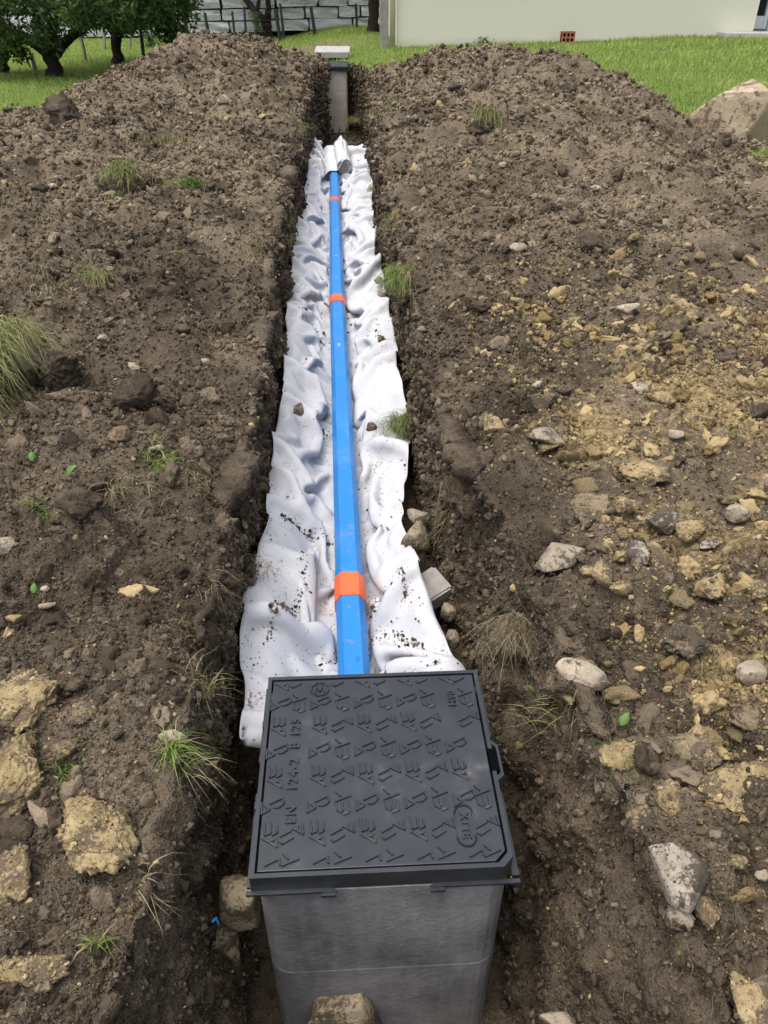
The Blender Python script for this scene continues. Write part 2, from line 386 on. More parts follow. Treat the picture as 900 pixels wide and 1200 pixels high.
D += .05 * perlin(X, Y, Z, f=3.1, seed=15) * np.exp(-np.minimum(np.abs(X - ll[:, None]), np.abs(X - lr[:, None])) / .12) * open_[:, None]
isfl = np.zeros(NX, bool); isfl[iF:iF + NFL] = True
D = np.where(isfl[None, :], D * .35, D)
lawnm = 1 - soil
D *= (.06 + .94 * soil)
D *= np.where(Y > 40, 0, 1)
X = X + N[..., 0] * D; Yd = Y + N[..., 1] * D; Z = Z + N[..., 2] * D
# material masks: yellow clay spread, dry and moist soil
CLAYP = [(.95,1.25,.25,.22,.55),(1.0,1.75,.3,.25,.48),(.95,2.35,.38,.35,.52),(1.35,2.6,.4,.5,.52),(.75,2.75,.2,.25,.42),(1.5,1.9,.3,.4,.55),(-.72,1.15,.15,.3,.28),(-.55,1.0,.12,.12,.2),(-.8,.75,.2,.15,.25),(1.9,3.4,.6,.7,.42),(1.0,3.4,.5,.5,.38),(.8,.8,.2,.25,.25),(1.4,5.2,.6,.9,.14),(-1.2,10.5,1.,1.5,.10),(1.6,9,1,2,.06)]
def clay_at(x, y):
    c = np.zeros_like(x)
    for cx, cy, sx, sy, h in CLAYP: c = np.maximum(c, h * np.exp(-.5 * ((x - cx) / sx) ** 2 - .5 * ((y - cy) / sy) ** 2))
    return c + .12 * perlin(x, y, f=4.3, seed=11)
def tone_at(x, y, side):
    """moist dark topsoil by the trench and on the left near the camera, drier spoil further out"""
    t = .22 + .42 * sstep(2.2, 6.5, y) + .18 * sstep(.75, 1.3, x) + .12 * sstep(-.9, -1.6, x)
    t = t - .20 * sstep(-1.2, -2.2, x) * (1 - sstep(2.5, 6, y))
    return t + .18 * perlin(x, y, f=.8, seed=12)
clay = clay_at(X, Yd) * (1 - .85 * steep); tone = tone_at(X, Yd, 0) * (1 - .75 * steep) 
bare = np.clip(np.exp(-((X + 1.3) / 2.2) ** 2 - ((Yd - 19.5) / 1.6) ** 2) * 1.4 + .9 * np.exp(-((X + 4.3) / .8) ** 2 - ((Yd - 10.2) / .9) ** 2) + .5 * perlin(X, Yd, f=.8, seed=4) - .25, 0, 1)
V = np.stack([X, Yd, Z], -1).reshape(-1, 3)
idx = np.arange(NY * NX).reshape(NY, NX)
FQ = np.stack([idx[:-1, :-1], idx[:-1, 1:], idx[1:, 1:], idx[1:, :-1]], -1).reshape(-1, 4)
me = mesh_np('ground', V, FQ, M['ground'], True)
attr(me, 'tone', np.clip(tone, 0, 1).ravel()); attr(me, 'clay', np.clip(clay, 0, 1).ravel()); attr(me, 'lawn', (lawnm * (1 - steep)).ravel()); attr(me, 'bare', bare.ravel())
ground = tag(link('ground', me), kind='structure')
NG = grid_normals(X, Yd, Z)

def height(x, y):
    j = int(np.clip(np.searchsorted(YS, y), 1, NY - 1)); row = X[j]
    if row.min() > x or row.max() < x: return 0.0
    cand = np.argsort(np.abs(row - x))[:3]
    return float(np.max(Z[j, cand]))
def on_ground(px, py, z0=.1):
    z = z0
    for _ in range(7):
        p = atz(px, py, z); z = .5 * z + .5 * height(p[0], p[1])
    p = atz(px, py, z); return np.array([p[0], p[1], height(p[0], p[1])])
def px_m(p):                # metres per photo pixel at a place
    return float((np.array(p) - np.array([0, 0, CAM_H])) @ fw) / F_PX

# ------------------------------------------------------------------ rocks and clods
_ico = {}
def ico(sub):
    if sub not in _ico:
        bm = bmesh.new(); bmesh.ops.create_icosphere(bm, subdivisions=sub, radius=1)
        bm.verts.ensure_lookup_table()
        _ico[sub] = (np.array([v.co[:] for v in bm.verts]), np.array([[v.index for v in f.verts] for f in bm.faces])); bm.free()
    return _ico[sub]
def rock_shape(seed, sub=3, angular=.5, lump=.25, fine=.05, crumb=0.0, cut=(.55, .85)):
    r = np.random.default_rng(seed); V, Fc = ico(sub); V = V.copy(); o = r.uniform(-50, 50, 3)
    P = V + o
    V *= (1 + lump * perlin(P[:, 0], P[:, 1], P[:, 2], f=1.1) + lump * .5 * perlin(P[:, 0], P[:, 1], P[:, 2], f=2.4))[:, None]
    for _ in range(int(4 + 14 * angular)):
        n = r.normal(size=3); n /= np.linalg.norm(n); c = r.uniform(*cut)
        d = V @ n; V -= np.where(d > c, (d - c) * (.5 + .5 * angular), 0)[:, None] * n
    V *= (1 + fine * perlin(P[:, 0], P[:, 1], P[:, 2], f=6) + fine * .5 * perlin(P[:, 0], P[:, 1], P[:, 2], f=14))[:, None]
    if crumb:
        b = np.abs(perlin(P[:, 0], P[:, 1], P[:, 2], f=4.2, seed=3)) + .6 * np.abs(perlin(P[:, 0], P[:, 1], P[:, 2], f=9.5, seed=5)) + .35 * np.abs(perlin(P[:, 0], P[:, 1], P[:, 2], f=20, seed=6))
        V *= (1 + crumb * (b - .35))[:, None]
    V /= np.abs(V).max(0)
    return V, Fc

# instanced loose clods (nobody could count them)
def scatter(name, P, rot, scl, src, idx, extra):
    me = bpy.data.meshes.new(name); me.vertices.add(len(P)); me.vertices.foreach_set('co', np.asarray(P, np.float32).ravel())
    attr(me, 'rot', rot, 'FLOAT_VECTOR'); attr(me, 'scl', scl, 'FLOAT_VECTOR'); attr(me, 'idx', idx, 'INT')
    for k, v in extra.items(): attr(me, k, v)
    o = link(name, me)
    col = bpy.data.collections.new(name + '_shapes')
    for i, m in enumerate(src): col.objects.link(bpy.data.objects.new('%s_shape_%02d' % (name, i), m))
    ng = bpy.data.node_groups.new(name + '_scatter', 'GeometryNodeTree')
    ng.interface.new_socket('Geometry', in_out='INPUT', socket_type='NodeSocketGeometry'); ng.interface.new_socket('Geometry', in_out='OUTPUT', socket_type='NodeSocketGeometry')
    n = ng.nodes; gi = n.new('NodeGroupInput'); go = n.new('NodeGroupOutput')
    ci = n.new('GeometryNodeCollectionInfo'); ci.inputs[0].default_value = col; ci.inputs[1].default_value = True; ci.inputs[2].default_value = True
    ip = n.new('GeometryNodeInstanceOnPoints'); ip.inputs['Pick Instance'].default_value = True
    def na(nm, dt):
        a = n.new('GeometryNodeInputNamedAttribute'); a.data_type = dt; a.inputs[0].default_value = nm; return a.outputs[0]
    e2r = n.new('FunctionNodeEulerToRotation')
    L = ng.links.new
    L(gi.outputs[0], ip.inputs['Points']); L(ci.outputs[0], ip.inputs['Instance']); L(na('idx', 'INT'), ip.inputs['Instance Index'])
    L(na('rot', 'FLOAT_VECTOR'), e2r.inputs[0]); L(e2r.outputs[0], ip.inputs['Rotation']); L(na('scl', 'FLOAT_VECTOR'), ip.inputs['Scale'])
    L(ip.outputs[0], go.inputs[0])
    md = o.modifiers.new('scatter', 'NODES'); md.node_group = ng
    return o
clod_shapes = []
def crumb_shape(seed, sub=3, nk=34, r0=.22, r1=.62):
    """an aggregate of soil crumbs: an uneven body with smaller crumbs bulging out of it"""
    r = np.random.default_rng(seed); V, Fc = ico(sub); U = V.copy(); o = r.uniform(-50, 50, 3); P = U + o
    rad = 1 + .55 * perlin(P[:, 0], P[:, 1], P[:, 2], f=1.0) + .3 * perlin(P[:, 0], P[:, 1], P[:, 2], f=2.3)
    b = np.zeros(len(U))
    for _ in range(nk):
        n = r.normal(size=3); n /= np.linalg.norm(n); rk = r.uniform(r0, r1); d = np.linalg.norm(U - n, axis=1)
        b = np.maximum(b, r.uniform(.35, .75) * rk * np.sqrt(np.clip(1 - (d / rk) ** 2, 0, 1)))
    V = U * (rad + b - .12 + .10 * perlin(P[:, 0], P[:, 1], P[:, 2], f=7))[:, None]
    for _ in range(5):
        n = r.normal(size=3); n /= np.linalg.norm(n); c = r.uniform(.45, .8); d = V @ n; V -= np.where(d > c, (d - c) * .7, 0)[:, None] * n
    return V / np.abs(V).max(0) * r.uniform(.65, 1.0, 3), Fc
for k in range(14):
    V_, F_ = crumb_shape(100 + k) if k < 10 else rock_shape(100 + k, 2, .8, .5, .12, .1, (.30, .7))
    clod_shapes.append(mesh_np('clod_shape', V_ * np.array([1, .9, .75]), F_, M['clod'], k < 10))
lump_shapes = []
for k in range(8):
    V_, F_ = crumb_shape(160 + k, 4, 150, .09, .34); lump_shapes.append(mesh_np('lump_shape', V_ * np.array([1, .95, .62]), F_, M['clod'], False))
def zone(p): return sstep(.62, .85, p[:, 0]) * sstep(.75, 1.1, p[:, 1]) * (1 - sstep(3.0, 4.6, p[:, 1]))
def clods(name, n, jlo, jhi, pxlo, pxhi, power, sel, sink=.25, cap=.05, icols=None, shapes=None, addclay=0.0):
    shapes = shapes or clod_shapes
    j = rng.integers(jlo, jhi, n); i = rng.integers(0, NX, n) if icols is None else rng.choice(icols, n)
    ok = sel(j, i); j = j[ok]; i = i[ok]; n = len(j)
    p = np.stack([X[j, i], Yd[j, i], Z[j, i]], -1); nn = NG[j, i]
    dist = (p - np.array([0, 0, CAM_H])) @ fw
    r = pxlo * (1 - rng.random(n) * (1 - (pxlo / pxhi) ** power)) ** (-1 / power) / 2
    r = np.clip(r * dist / 768, .002, cap)
    p = p + nn * (r * (.6 - sink * 2))[:, None] + rng.normal(size=(n, 3)) * (spac[j, i] * .5)[:, None]
    s = r[:, None] * rng.uniform(.75, 1.25, (n, 3))
    o = scatter(name, p, rng.uniform(0, 6.28, (n, 3)), s, shapes, rng.integers(0, len(shapes), n),
                {'tone': np.clip(tone[j, i] + rng.normal(0, .16, n), 0, 1), 'clay': np.clip(clay[j, i] + addclay * (rng.random(n) < .7) + rng.normal(0, .06, n) + (rng.random(n) < .02 + .16 * sstep(.12, .4, clay[j, i]) + .14 * zone(p)) * .55, 0, 1)})
    return tag(o, kind='stuff')
jA = int(np.searchsorted(YS, .35)); jB = int(np.searchsorted(YS, 15.3))
dens = .45 + 1.2 * perlin(X, Yd, f=1.5, seed=21) + .6 * perlin(X, Yd, f=5, seed=22)
vis_ok = lambda j, i: (soil[j, i] > .5) & (WD[j, i] < .02) & (np.abs(X[j, i]) < .1 + 1.12 * (visw[j] + .45))
o = clods('loose_soil', 460000, jA, jB, 1.7, 7.5, 1.9, lambda j, i: vis_ok(j, i) & (rng.random(len(j)) < np.clip(.5 + dens[j, i], .4, 1)))
tag(o, 'fine crumbly brown soil covering the spoil heaps', 'soil')
o = clods('soil_lumps', 46000, jA, jB, 6, 60, 2.0, lambda j, i: vis_ok(j, i) & (rng.random(len(j)) < np.clip(.1 + 1.2 * dens[j, i], .03, 1)), .36, .07, None, lump_shapes)
tag(o, 'larger loose brown lumps strewn over the spoil heaps', 'soil')
o = clods('clay_rubble', 48000, jA, jB, 7, 56, 1.7, lambda j, i: vis_ok(j, i) & (X[j, i] > .55) & (rng.random(len(j)) < zone(np.stack([X[j, i], Yd[j, i]], -1)) * np.clip(.35 + 1.5 * perlin(X[j, i], Yd[j, i], f=2.4, seed=90), 0, 1) * .9), .26, .06, None, lump_shapes, .50)
tag(o, 'broken tan clay rubble mixed into the right bank', 'clay rubble')
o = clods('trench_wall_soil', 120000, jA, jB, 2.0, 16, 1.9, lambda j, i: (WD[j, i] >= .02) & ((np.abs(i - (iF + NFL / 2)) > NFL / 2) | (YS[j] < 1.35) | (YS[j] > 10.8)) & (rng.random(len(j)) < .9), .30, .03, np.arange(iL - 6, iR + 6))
tag(o, 'dark crumbly soil clinging to the trench walls', 'soil')
#@@PART2
# ------------------------------------------------------------------ concrete chambers with their covers
def rrect(x0, x1, y0, y1, r, n=5):
    out = []
    for cx, cy, a0 in ((x1 - r, y1 - r, 0), (x0 + r, y1 - r, 90), (x0 + r, y0 + r, 180), (x1 - r, y0 + r, 270)):
        out += [(cx + r * math.cos(R(a0 + 90 * k / n)), cy + r * math.sin(R(a0 + 90 * k / n))) for k in range(n + 1)]
    return out
def mat_concrete(name, a, b):
    t = NT(name); co = t.obj(); n = t.noise(co, 5, 6, 0.65); n2 = t.noise(co, 60, 4, 0.7)
    mp = t.new('ShaderNodeMapping'); t.set(mp.inputs[0], co); mp.inputs['Scale'].default_value = (34, 34, 5)
    st = t.noise(mp.outputs[0], 1.0, 3, 0.6); sp = t.voro(co, 95)
    c = t.mix(t.ramp(n, (0.3, 0.0), (0.72, 1.0)), a, b)
    c = t.mix(t.math('MULTIPLY', t.ramp(st, (0.45, 0.0), (0.75, 1.0)), 0.18), c, tuple(min(1, x * 1.6) for x in b))
    c = t.mix(t.math('MULTIPLY', t.ramp(sp, (0.06, 1.0), (0.13, 0.0)), 0.4), c, tuple(x * .4 for x in a))
    c = t.mix(t.math('MULTIPLY', t.ramp(n2, (0.58, 0.0), (0.75, 1.0)), 0.3), c, (0.46, 0.46, 0.45))
    return t.out(c, 0.62, t.bump(t.math('ADD', n2, t.math('MULTIPLY', sp, .6)), 0.35, 0.004), spec=0.35)
M['concrete'] = mat_concrete('grey_concrete', (0.075, 0.077, 0.080), (0.27, 0.27, 0.268))
M['concrete2'] = mat_concrete('weathered_concrete', (0.48, 0.42, 0.34), (0.70, 0.63, 0.53))
def mat_cover():
    t = NT('black_composite'); co = t.obj(); n = t.noise(co, 7, 5, 0.65); n2 = t.noise(co, 120, 3, 0.6); n3 = t.noise(co, 26, 4, 0.7)
    c = t.mix(t.ramp(n, (0.35, 0.0), (0.7, 1.0)), (0.017, 0.020, 0.024), (0.032, 0.038, 0.045))
    dust = t.math('MULTIPLY', t.ramp(n, (0.57, 0.0), (0.74, 1.0)), t.ramp(n3, (0.44, 0.0), (0.68, 1.0)))
    c = t.mix(t.math('MULTIPLY', dust, 0.38), c, (0.30, 0.25, 0.19))
    return t.out(c, t.math('ADD', 0.22, t.math('MULTIPLY', n3, 0.22)), t.bump(n2, 0.15, 0.001), spec=0.5)
M['cover'] = mat_cover()
M['holeshade'] = mat_plain('black_hole_shade', (0.004, 0.004, 0.005), 0.9, .2, spec=0.0)  # flat near-black colour painted in for the shade inside holes
def text_mesh(txt, size, depth, spacing=1.0):
    cu = bpy.data.curves.new('t', 'FONT'); cu.body = txt; cu.size = size; cu.extrude = depth; cu.align_x = 'CENTER'; cu.align_y = 'CENTER'; cu.space_character = spacing; cu.resolution_u = 2; cu.offset = .0006 if size > .02 else 0
    ob = bpy.data.objects.new('t', cu); C.objects.link(ob)
    dg = bpy.context.evaluated_depsgraph_get(); me = bpy.data.meshes.new_from_object(ob.evaluated_get(dg))
    bpy.data.objects.remove(ob); bpy.data.curves.remove(cu); return me
def stroke(mb, pts, w, z0, z1):
    """a raised bar with sloping flanks along a polyline"""
    for (ax, ay), (bx, by) in zip(pts[:-1], pts[1:]):
        L = math.hypot(bx - ax, by - ay) or 1e-6; ux, uy = (bx - ax) / L, (by - ay) / L; px, py = -uy, ux
        h, t = w / 2, w / 2 * .62
        a = (ax - ux * t, ay - uy * t); b = (bx + ux * t, by + uy * t)
        V = []
        for z, q in ((z0, h), (z1, t)):
            V += [(a[0] - px * q, a[1] - py * q, z), (b[0] - px * q, b[1] - py * q, z), (b[0] + px * q, b[1] + py * q, z), (a[0] + px * q, a[1] + py * q, z)]
        mb.add(V, [(4,5,6,7),(0,1,5,4),(1,2,6,5),(2,3,7,6),(3,0,4,7)])
# the tread marks: four motifs of raised bars that alternate by row and column (units of one cell)
GLYPHS = {
 'V': [[(-.27,.47),(-.21,.03),(-.04,.09)], [(-.03,.45),(-.01,.14)], [(.20,.38),(.22,.11),(.06,.03)], [(-.28,-.09),(.25,-.41)], [(.24,-.38),(.20,-.13),(.02,-.19)]],
 'Z': [[(-.46,-.04),(-.06,.17)], [(-.46,-.27),(-.36,-.36),(.04,-.12)], [(.02,.27),(.44,.02),(.40,.42)], [(.20,.38),(.20,.24)]],
 'E': [[(-.26,.46),(-.10,.29)], [(-.28,.07),(.27,.27)], [(-.25,-.03),(-.20,-.30),(-.06,-.36)], [(-.02,.00),(.00,-.27)], [(.20,.02),(.23,-.38),(.04,-.45)]],
 'P': [[(-.46,.12),(-.44,-.36)], [(-.40,-.34),(-.12,-.17)], [(-.28,-.02),(-.12,-.17)], [(-.12,.11),(.40,.36)], [(.04,-.08),(.24,-.09),(.44,.10)], [(.40,.30),(.44,.12)]]}
_gm = {}
def glyph_mesh(g, half=''):
    if (g, half) not in _gm:
        mb = MB()
        for st in GLYPHS[g]:
            ym = sum(p[1] for p in st) / len(st)
            if (half == 'low' and ym > -.02) or (half == 'high' and ym < .05): continue
            sx, sy = (.064, .068) if g in 'VE' else (.058, .058)
            stroke(mb, [(x * sx * .90, y * sy * .90) for x, y in st], .0054, -.0004, .0040)
        _gm[g, half] = mesh_np('tread_mark', np.array(mb.v), mb.f, M['cover'])
    return _gm[g, half]
def cover(loc, label, detail=True):
    """square cover 0.5 m: frame with flange and a lid with raised marks; loc = middle of the lid's top"""
    t = thing('manhole_cover', label, 'manhole cover', loc)
    S = .25
    def poly(e, ch=.022, r=.008):      # square with one chamfered near right corner
        return [(-S - e, S + e), (-S - e, -S - e), (S + e - ch, -S - e), (S + e, -S - e + ch), (S + e, S + e)]
    fr = MB(); fr.ring([(x, y) for x, y in poly(.014)], [(x, y) for x, y in poly(.0045)], -.048, .0015)
    fo = [(x, y) for x, y in poly(.014)]
    q = S + .018
    for x0, x1, y0, y1 in ((-q - .006, -.10, -q - .004, -S - .0135), (.10, q + .010, -q - .004, -S - .0135), (-q - .006, -S - .0135, -q + .012, -.04), (S + .0135, q + .010, -q + .012, -.06),
                           (-q - .006, -S - .0135, .06, q), (S + .0135, q + .010, .09, q), (-q, -.08, S + .0135, q + .006), (.08, q, S + .0135, q + .006)):
        fr.box(x0, x1, y0, y1, -.052, -.045)
    for x0, x1 in ((-.125, -.095), (.095, .125)): fr.box(x0, x1, -q - .010, -q + .002, -.058, -.049)
    for y0 in (-.1, .02, .12): fr.box(-S - .020, -S - .0135, y0, y0 + .018, -.04, -.014)
    # key slot housing on the right
    fr.ring([(S + .0135, .045), (S + .0135, -.065), (S + .029, -.052), (S + .029, .030)], [(S + .0140, .036), (S + .0140, -.052), (S + .023, -.044), (S + .023, .024)], -.045, .0012)
    f = MB(); f.v = [(x + loc[0], y + loc[1], z + loc[2]) for x, y, z in fr.v]; f.f = fr.f
    fo = f.build('frame', M['cover'], t, bevel=.0015)
    sl = MB(); sl.box(S + .003, S + .021, -.040, .020, -.03, .0024); sl.v = [(x + loc[0], y + loc[1], z + loc[2]) for x, y, z in sl.v]
    sl.build('key_slot_shade', M['holeshade'], t)  # raised black block stands in for the shade down in the slot
    ld = MB(); ld.prism([(x, y) for x, y in poly(.0)], -.030, .0); ld.v = [(x + loc[0], y + loc[1], z + loc[2]) for x, y, z in ld.v]
    lid = ld.build('lid', M['cover'], t, bevel=.0015)
    if not detail:
        for i in range(6):
            b = MB(); b.box(-.215 + i * .075, -.160 + i * .075, -.2, .2, -.001, .006); b.build('tread_bar', M['cover'], lid)
        return t
    for k in range(8):
        for c in range(10):
            if (c == 1 and k in (2, 3, 4, 5)) or (c == 2 and k == 0) or (c == 8 and k in (1, 2, 6)) or (c == 9 and k in (3, 4)): continue
            g = ('V' if c % 2 == 0 else 'Z') if k % 2 == 0 else ('P' if c % 2 == 0 else 'E')
            o = link('tread_mark', glyph_mesh(g, 'low' if k == 0 else 'high' if k == 7 else ''), (min(max(-.2365 + .0525 * c, -.228), .224), .2455 - .0700 * k, 0.0), lid)
    def letters(txt, x, y, size, rot, nm='lettering', sp=1.1):
        m_ = text_mesh(txt, size, .0040, sp); m_.materials.clear(); m_.materials.append(M['cover'])
        o = link(nm, m_, (x, y, .0006), lid); o.rotation_euler[2] = R(rot); return o
    for tx_, yy_ in (('EN', -.128), ('124-2', -.028), ('B', .050), ('125', .102)): letters(tx_, -.188, yy_, .031, 90, 'standard_lettering', 1.22)
    letters('H90', .190, .172, .026, 90, 'code_lettering', 1.1)
    ov = MB()
    pts = [(.176 + .019 * math.cos(R(a)), (-.142 if a < 180 else -.198) + .019 * math.sin(R(a))) for a in range(0, 361, 15)]
    pts = [(.195, -.142)] + pts[1:12] + [(.157, -.142), (.157, -.198)] + pts[13:24] + [(.195, -.198), (.195, -.142)]
    stroke(ov, pts, .0046, -.0003, .0036); o = link('oval_emblem', mesh_np('oval_emblem', np.array(ov.v), ov.f, M['cover']), (0, 0, 0), lid)
    letters('XTTE', .176, -.170, .026, -90, 'emblem_lettering', .95)
    oc = MB(); cx, cy = -.134, .218
    stroke(oc, [(cx + .022 * math.cos(R(22.5 + 45 * k)), cy + .022 * math.sin(R(22.5 + 45 * k))) for k in range(9)], .0046, -.0003, .0036)
    stroke(oc, [(cx - .011, cy - .010), (cx - .009, cy + .010), (cx, cy - .008), (cx + .006, cy + .010), (cx + .011, cy - .009)], .0046, -.0003, .0036)
    link('octagon_emblem', mesh_np('octagon_emblem', np.array(oc.v), oc.f, M['cover']), (0, 0, 0), lid)
    return t
def chamber(cx, cy, w, zs, label, mat):
    t = thing('concrete_chamber', label, 'concrete chamber', (cx, cy, zs[-1]))
    for k in range(len(zs) - 1):
        z1, z0 = zs[k], zs[k + 1] + .003
        outer = rrect(-w, w, -w, w, .055); inner = rrect(-w + .045, w - .045, -w + .045, w - .045, .03)
        n = len(outer); levels = [z0, z0 + .002, z1 - .002, z1]; Vv = []; sh = .0
        for z, e in zip(levels, (-.0012, 0, 0, -.0012)):
            for x, y_ in outer: Vv.append((cx + x * (1 + e / w) + sh, cy + y_ * (1 + e / w) - sh, z))
        for z in (z1, z0):
            for x, y_ in inner: Vv.append((cx + x + sh, cy + y_ - sh, z))
        ff = []
        for lv in range(5):
            for i in range(n): j = (i + 1) % n; ff.append((lv*n + i, lv*n + j, (lv+1)*n + j, (lv+1)*n + i))
        for i in range(n): j = (i + 1) % n; ff.append((5*n + i, 5*n + j, j, i))
        m = MB(); m.add(Vv, ff); o = m.build('ring', mat, t, smooth=False)
        for p in o.data.polygons: p.use_smooth = False
    return t
cover((.039, 1.099, 0.0), 'black square cover with raised tread marks on the near chamber')
chamber(.041, 1.095, .261, [-.050, -.392, -.86], 'smooth grey concrete chamber under the big black cover', M['concrete'])
far_c = cover((-.135, 15.27, .19), 'small distant dark cover at the far end of the trench', False); far_c.rotation_euler[0] = R(5)
chamber(-.128, 15.29, .235, [.135, -.19, -.50, -.88], 'distant stack of pale concrete rings closing the trench', M['concrete2'])

# ------------------------------------------------------------------ blue pipe with orange couplings
def mat_pipe(name, col, dots=True):
    t = NT(name); co = t.obj(); n = t.noise(co, 6, 4, 0.6); v = t.voro(co, 260); gs = t.new('ShaderNodeNewGeometry').outputs['True Normal']
    sx = t.new('ShaderNodeSeparateXYZ'); t.set(sx.inputs[0], gs)
    c = t.mix(t.math('MULTIPLY', t.ramp(n, (0.45, 0.0), (0.8, 1.0)), .22), col, tuple(min(1, x * 1.5 + .05) for x in col))
    if dots:
        side = t.math('GREATER_THAN', t.math('ABSOLUTE', sx.outputs[0]), .45)
        c = t.mix(t.math('MULTIPLY', side, t.ramp(v, (0.25, .45), (0.5, 0.0))), c, tuple(x * .35 for x in col))
    ds = t.noise(co, 38, 5, .7); c = t.mix(t.math('MULTIPLY', t.ramp(t.math('ADD', ds, t.math('MULTIPLY', n, .25)), (0.70, 0.0), (0.80, 1.0)), .5), c, (0.24, 0.20, 0.15))
    return t.out(c, 0.42, t.bump(n, .06, .004), spec=.4)
M['pipe'] = mat_pipe('blue_plastic', (0.016, 0.205, 0.58))
M['coupling'] = mat_pipe('orange_plastic', (0.80, 0.13, 0.04), False)
M['print'] = mat_plain('dark_print', (0.012, 0.08, 0.30), .5); M['printlight'] = mat_plain('light_print', (0.35, 0.55, 0.85), .5)
PX = np.array([[1.25, -.003], [2.065, -.020], [4.985, -.067], [7.745, -.094], [8.95, -.101]])
PZ = -.345                                     # pipe axis
def pipe_x(y): return np.interp(y, PX[:, 0], PX[:, 1])
def section(e): return [(-.050 - e, -.026), (-.029 - e * .6, -.050 - e), (.029 + e * .6, -.050 - e), (.050 + e, -.026), (.050 + e, .022), (.029 + e * .6, .050 + e), (-.029 - e * .6, .050 + e), (-.050 - e, .022)]
def octo(y0, y1, e, steps=1):
    m = MB(); V_ = []; yy = np.linspace(y0, y1, steps + 1)
    for q in yy: V_ += [(pipe_x(q) + x, q, PZ + z + .004 * math.sin(q * 1.3)) for x, z in section(e)]
    f = [(i*8 + k, i*8 + (k+1) % 8, (i+1)*8 + (k+1) % 8, (i+1)*8 + k) for i in range(steps) for k in range(8)] + [tuple(range(8))[::-1], tuple(range(steps*8, steps*8 + 8))]
    m.add(V_, [tuple(reversed(q)) for q in f]); return m
pipe = thing('drainage_pipe', 'long blue angular drainage pipe with orange couplings laid on white fabric', 'pipe', (0, 1.3, -.39))
for a, b in ((1.25, 2.06), (2.07, 4.98), (4.99, 7.74), (7.75, 8.95)): octo(a, b, 0, max(1, int((b - a) / .35))).build('pipe_length', M['pipe'], pipe)
for q, l in ((2.065, .062), (4.985, .062), (7.745, .062)): octo(q - l, q + l, .0045).build('coupling', M['coupling'], pipe, bevel=.001)
def pipe_print(txt, y, size, mat, rot=90, dx=0.0):
    m_ = text_mesh(txt, size, .0003); m_.materials.clear(); m_.materials.append(mat)
    o = link('printed_mark', m_, (pipe_x(y) + dx, y - 1.3, PZ + .0503 + .39 + .004 * math.sin(y * 1.3)), pipe); o.rotation_euler[2] = R(rot)
pipe_print('3TE', 1.70, .016, M['print'], -90, .012)
for yy, tx in ((5.9, 'S'), (6.6, 'S'), (4.2, 'IDEE'), (5.4, 'E')): pipe_print(tx, yy, .042 if tx == 'S' else .024, M['printlight'])

# ------------------------------------------------------------------ white geotextile: a sheet wider and longer than its bed, settled by a small cloth relaxation
FL = np.array([[1.16,-.325],[1.5,-.335],[1.75,-.352],[2.05,-.375],[2.4,-.335],[2.75,-.345],[3.2,-.335],[3.9,-.345],[4.6,-.375],[5.6,-.41],[6.4,-.40],[7.2,-.36],[8.5,-.37],[10.6,-.38]])
FR = np.array([[1.16,.30],[1.62,.325],[1.8,.285],[2.05,.225],[2.4,.20],[2.75,.22],[3.1,.27],[3.45,.30],[3.9,.25],[4.6,.255],[5.2,.28],[5.8,.21],[6.5,.25],[7.5,.25],[8.5,.27],[10.6,.29]])
def bed(x, y):
    xl, xr = np.interp(y, FL[:, 0], FL[:, 1]), np.interp(y, FR[:, 0], FR[:, 1])
    c = pipe_x(y)
    left = sstep(.10, .27, c - x); right = sstep(.09, .25, x - c)
    hl = .14 + .10 * perlin(y, 0 * y, f=.9, seed=31); hr = .12 + .09 * perlin(y, 0 * y, f=1.1, seed=33)
    return -.412 + left * hl + right * hr + .012 * perlin(x, y, f=7, seed=30) * np.minimum(1, left + right + .3)
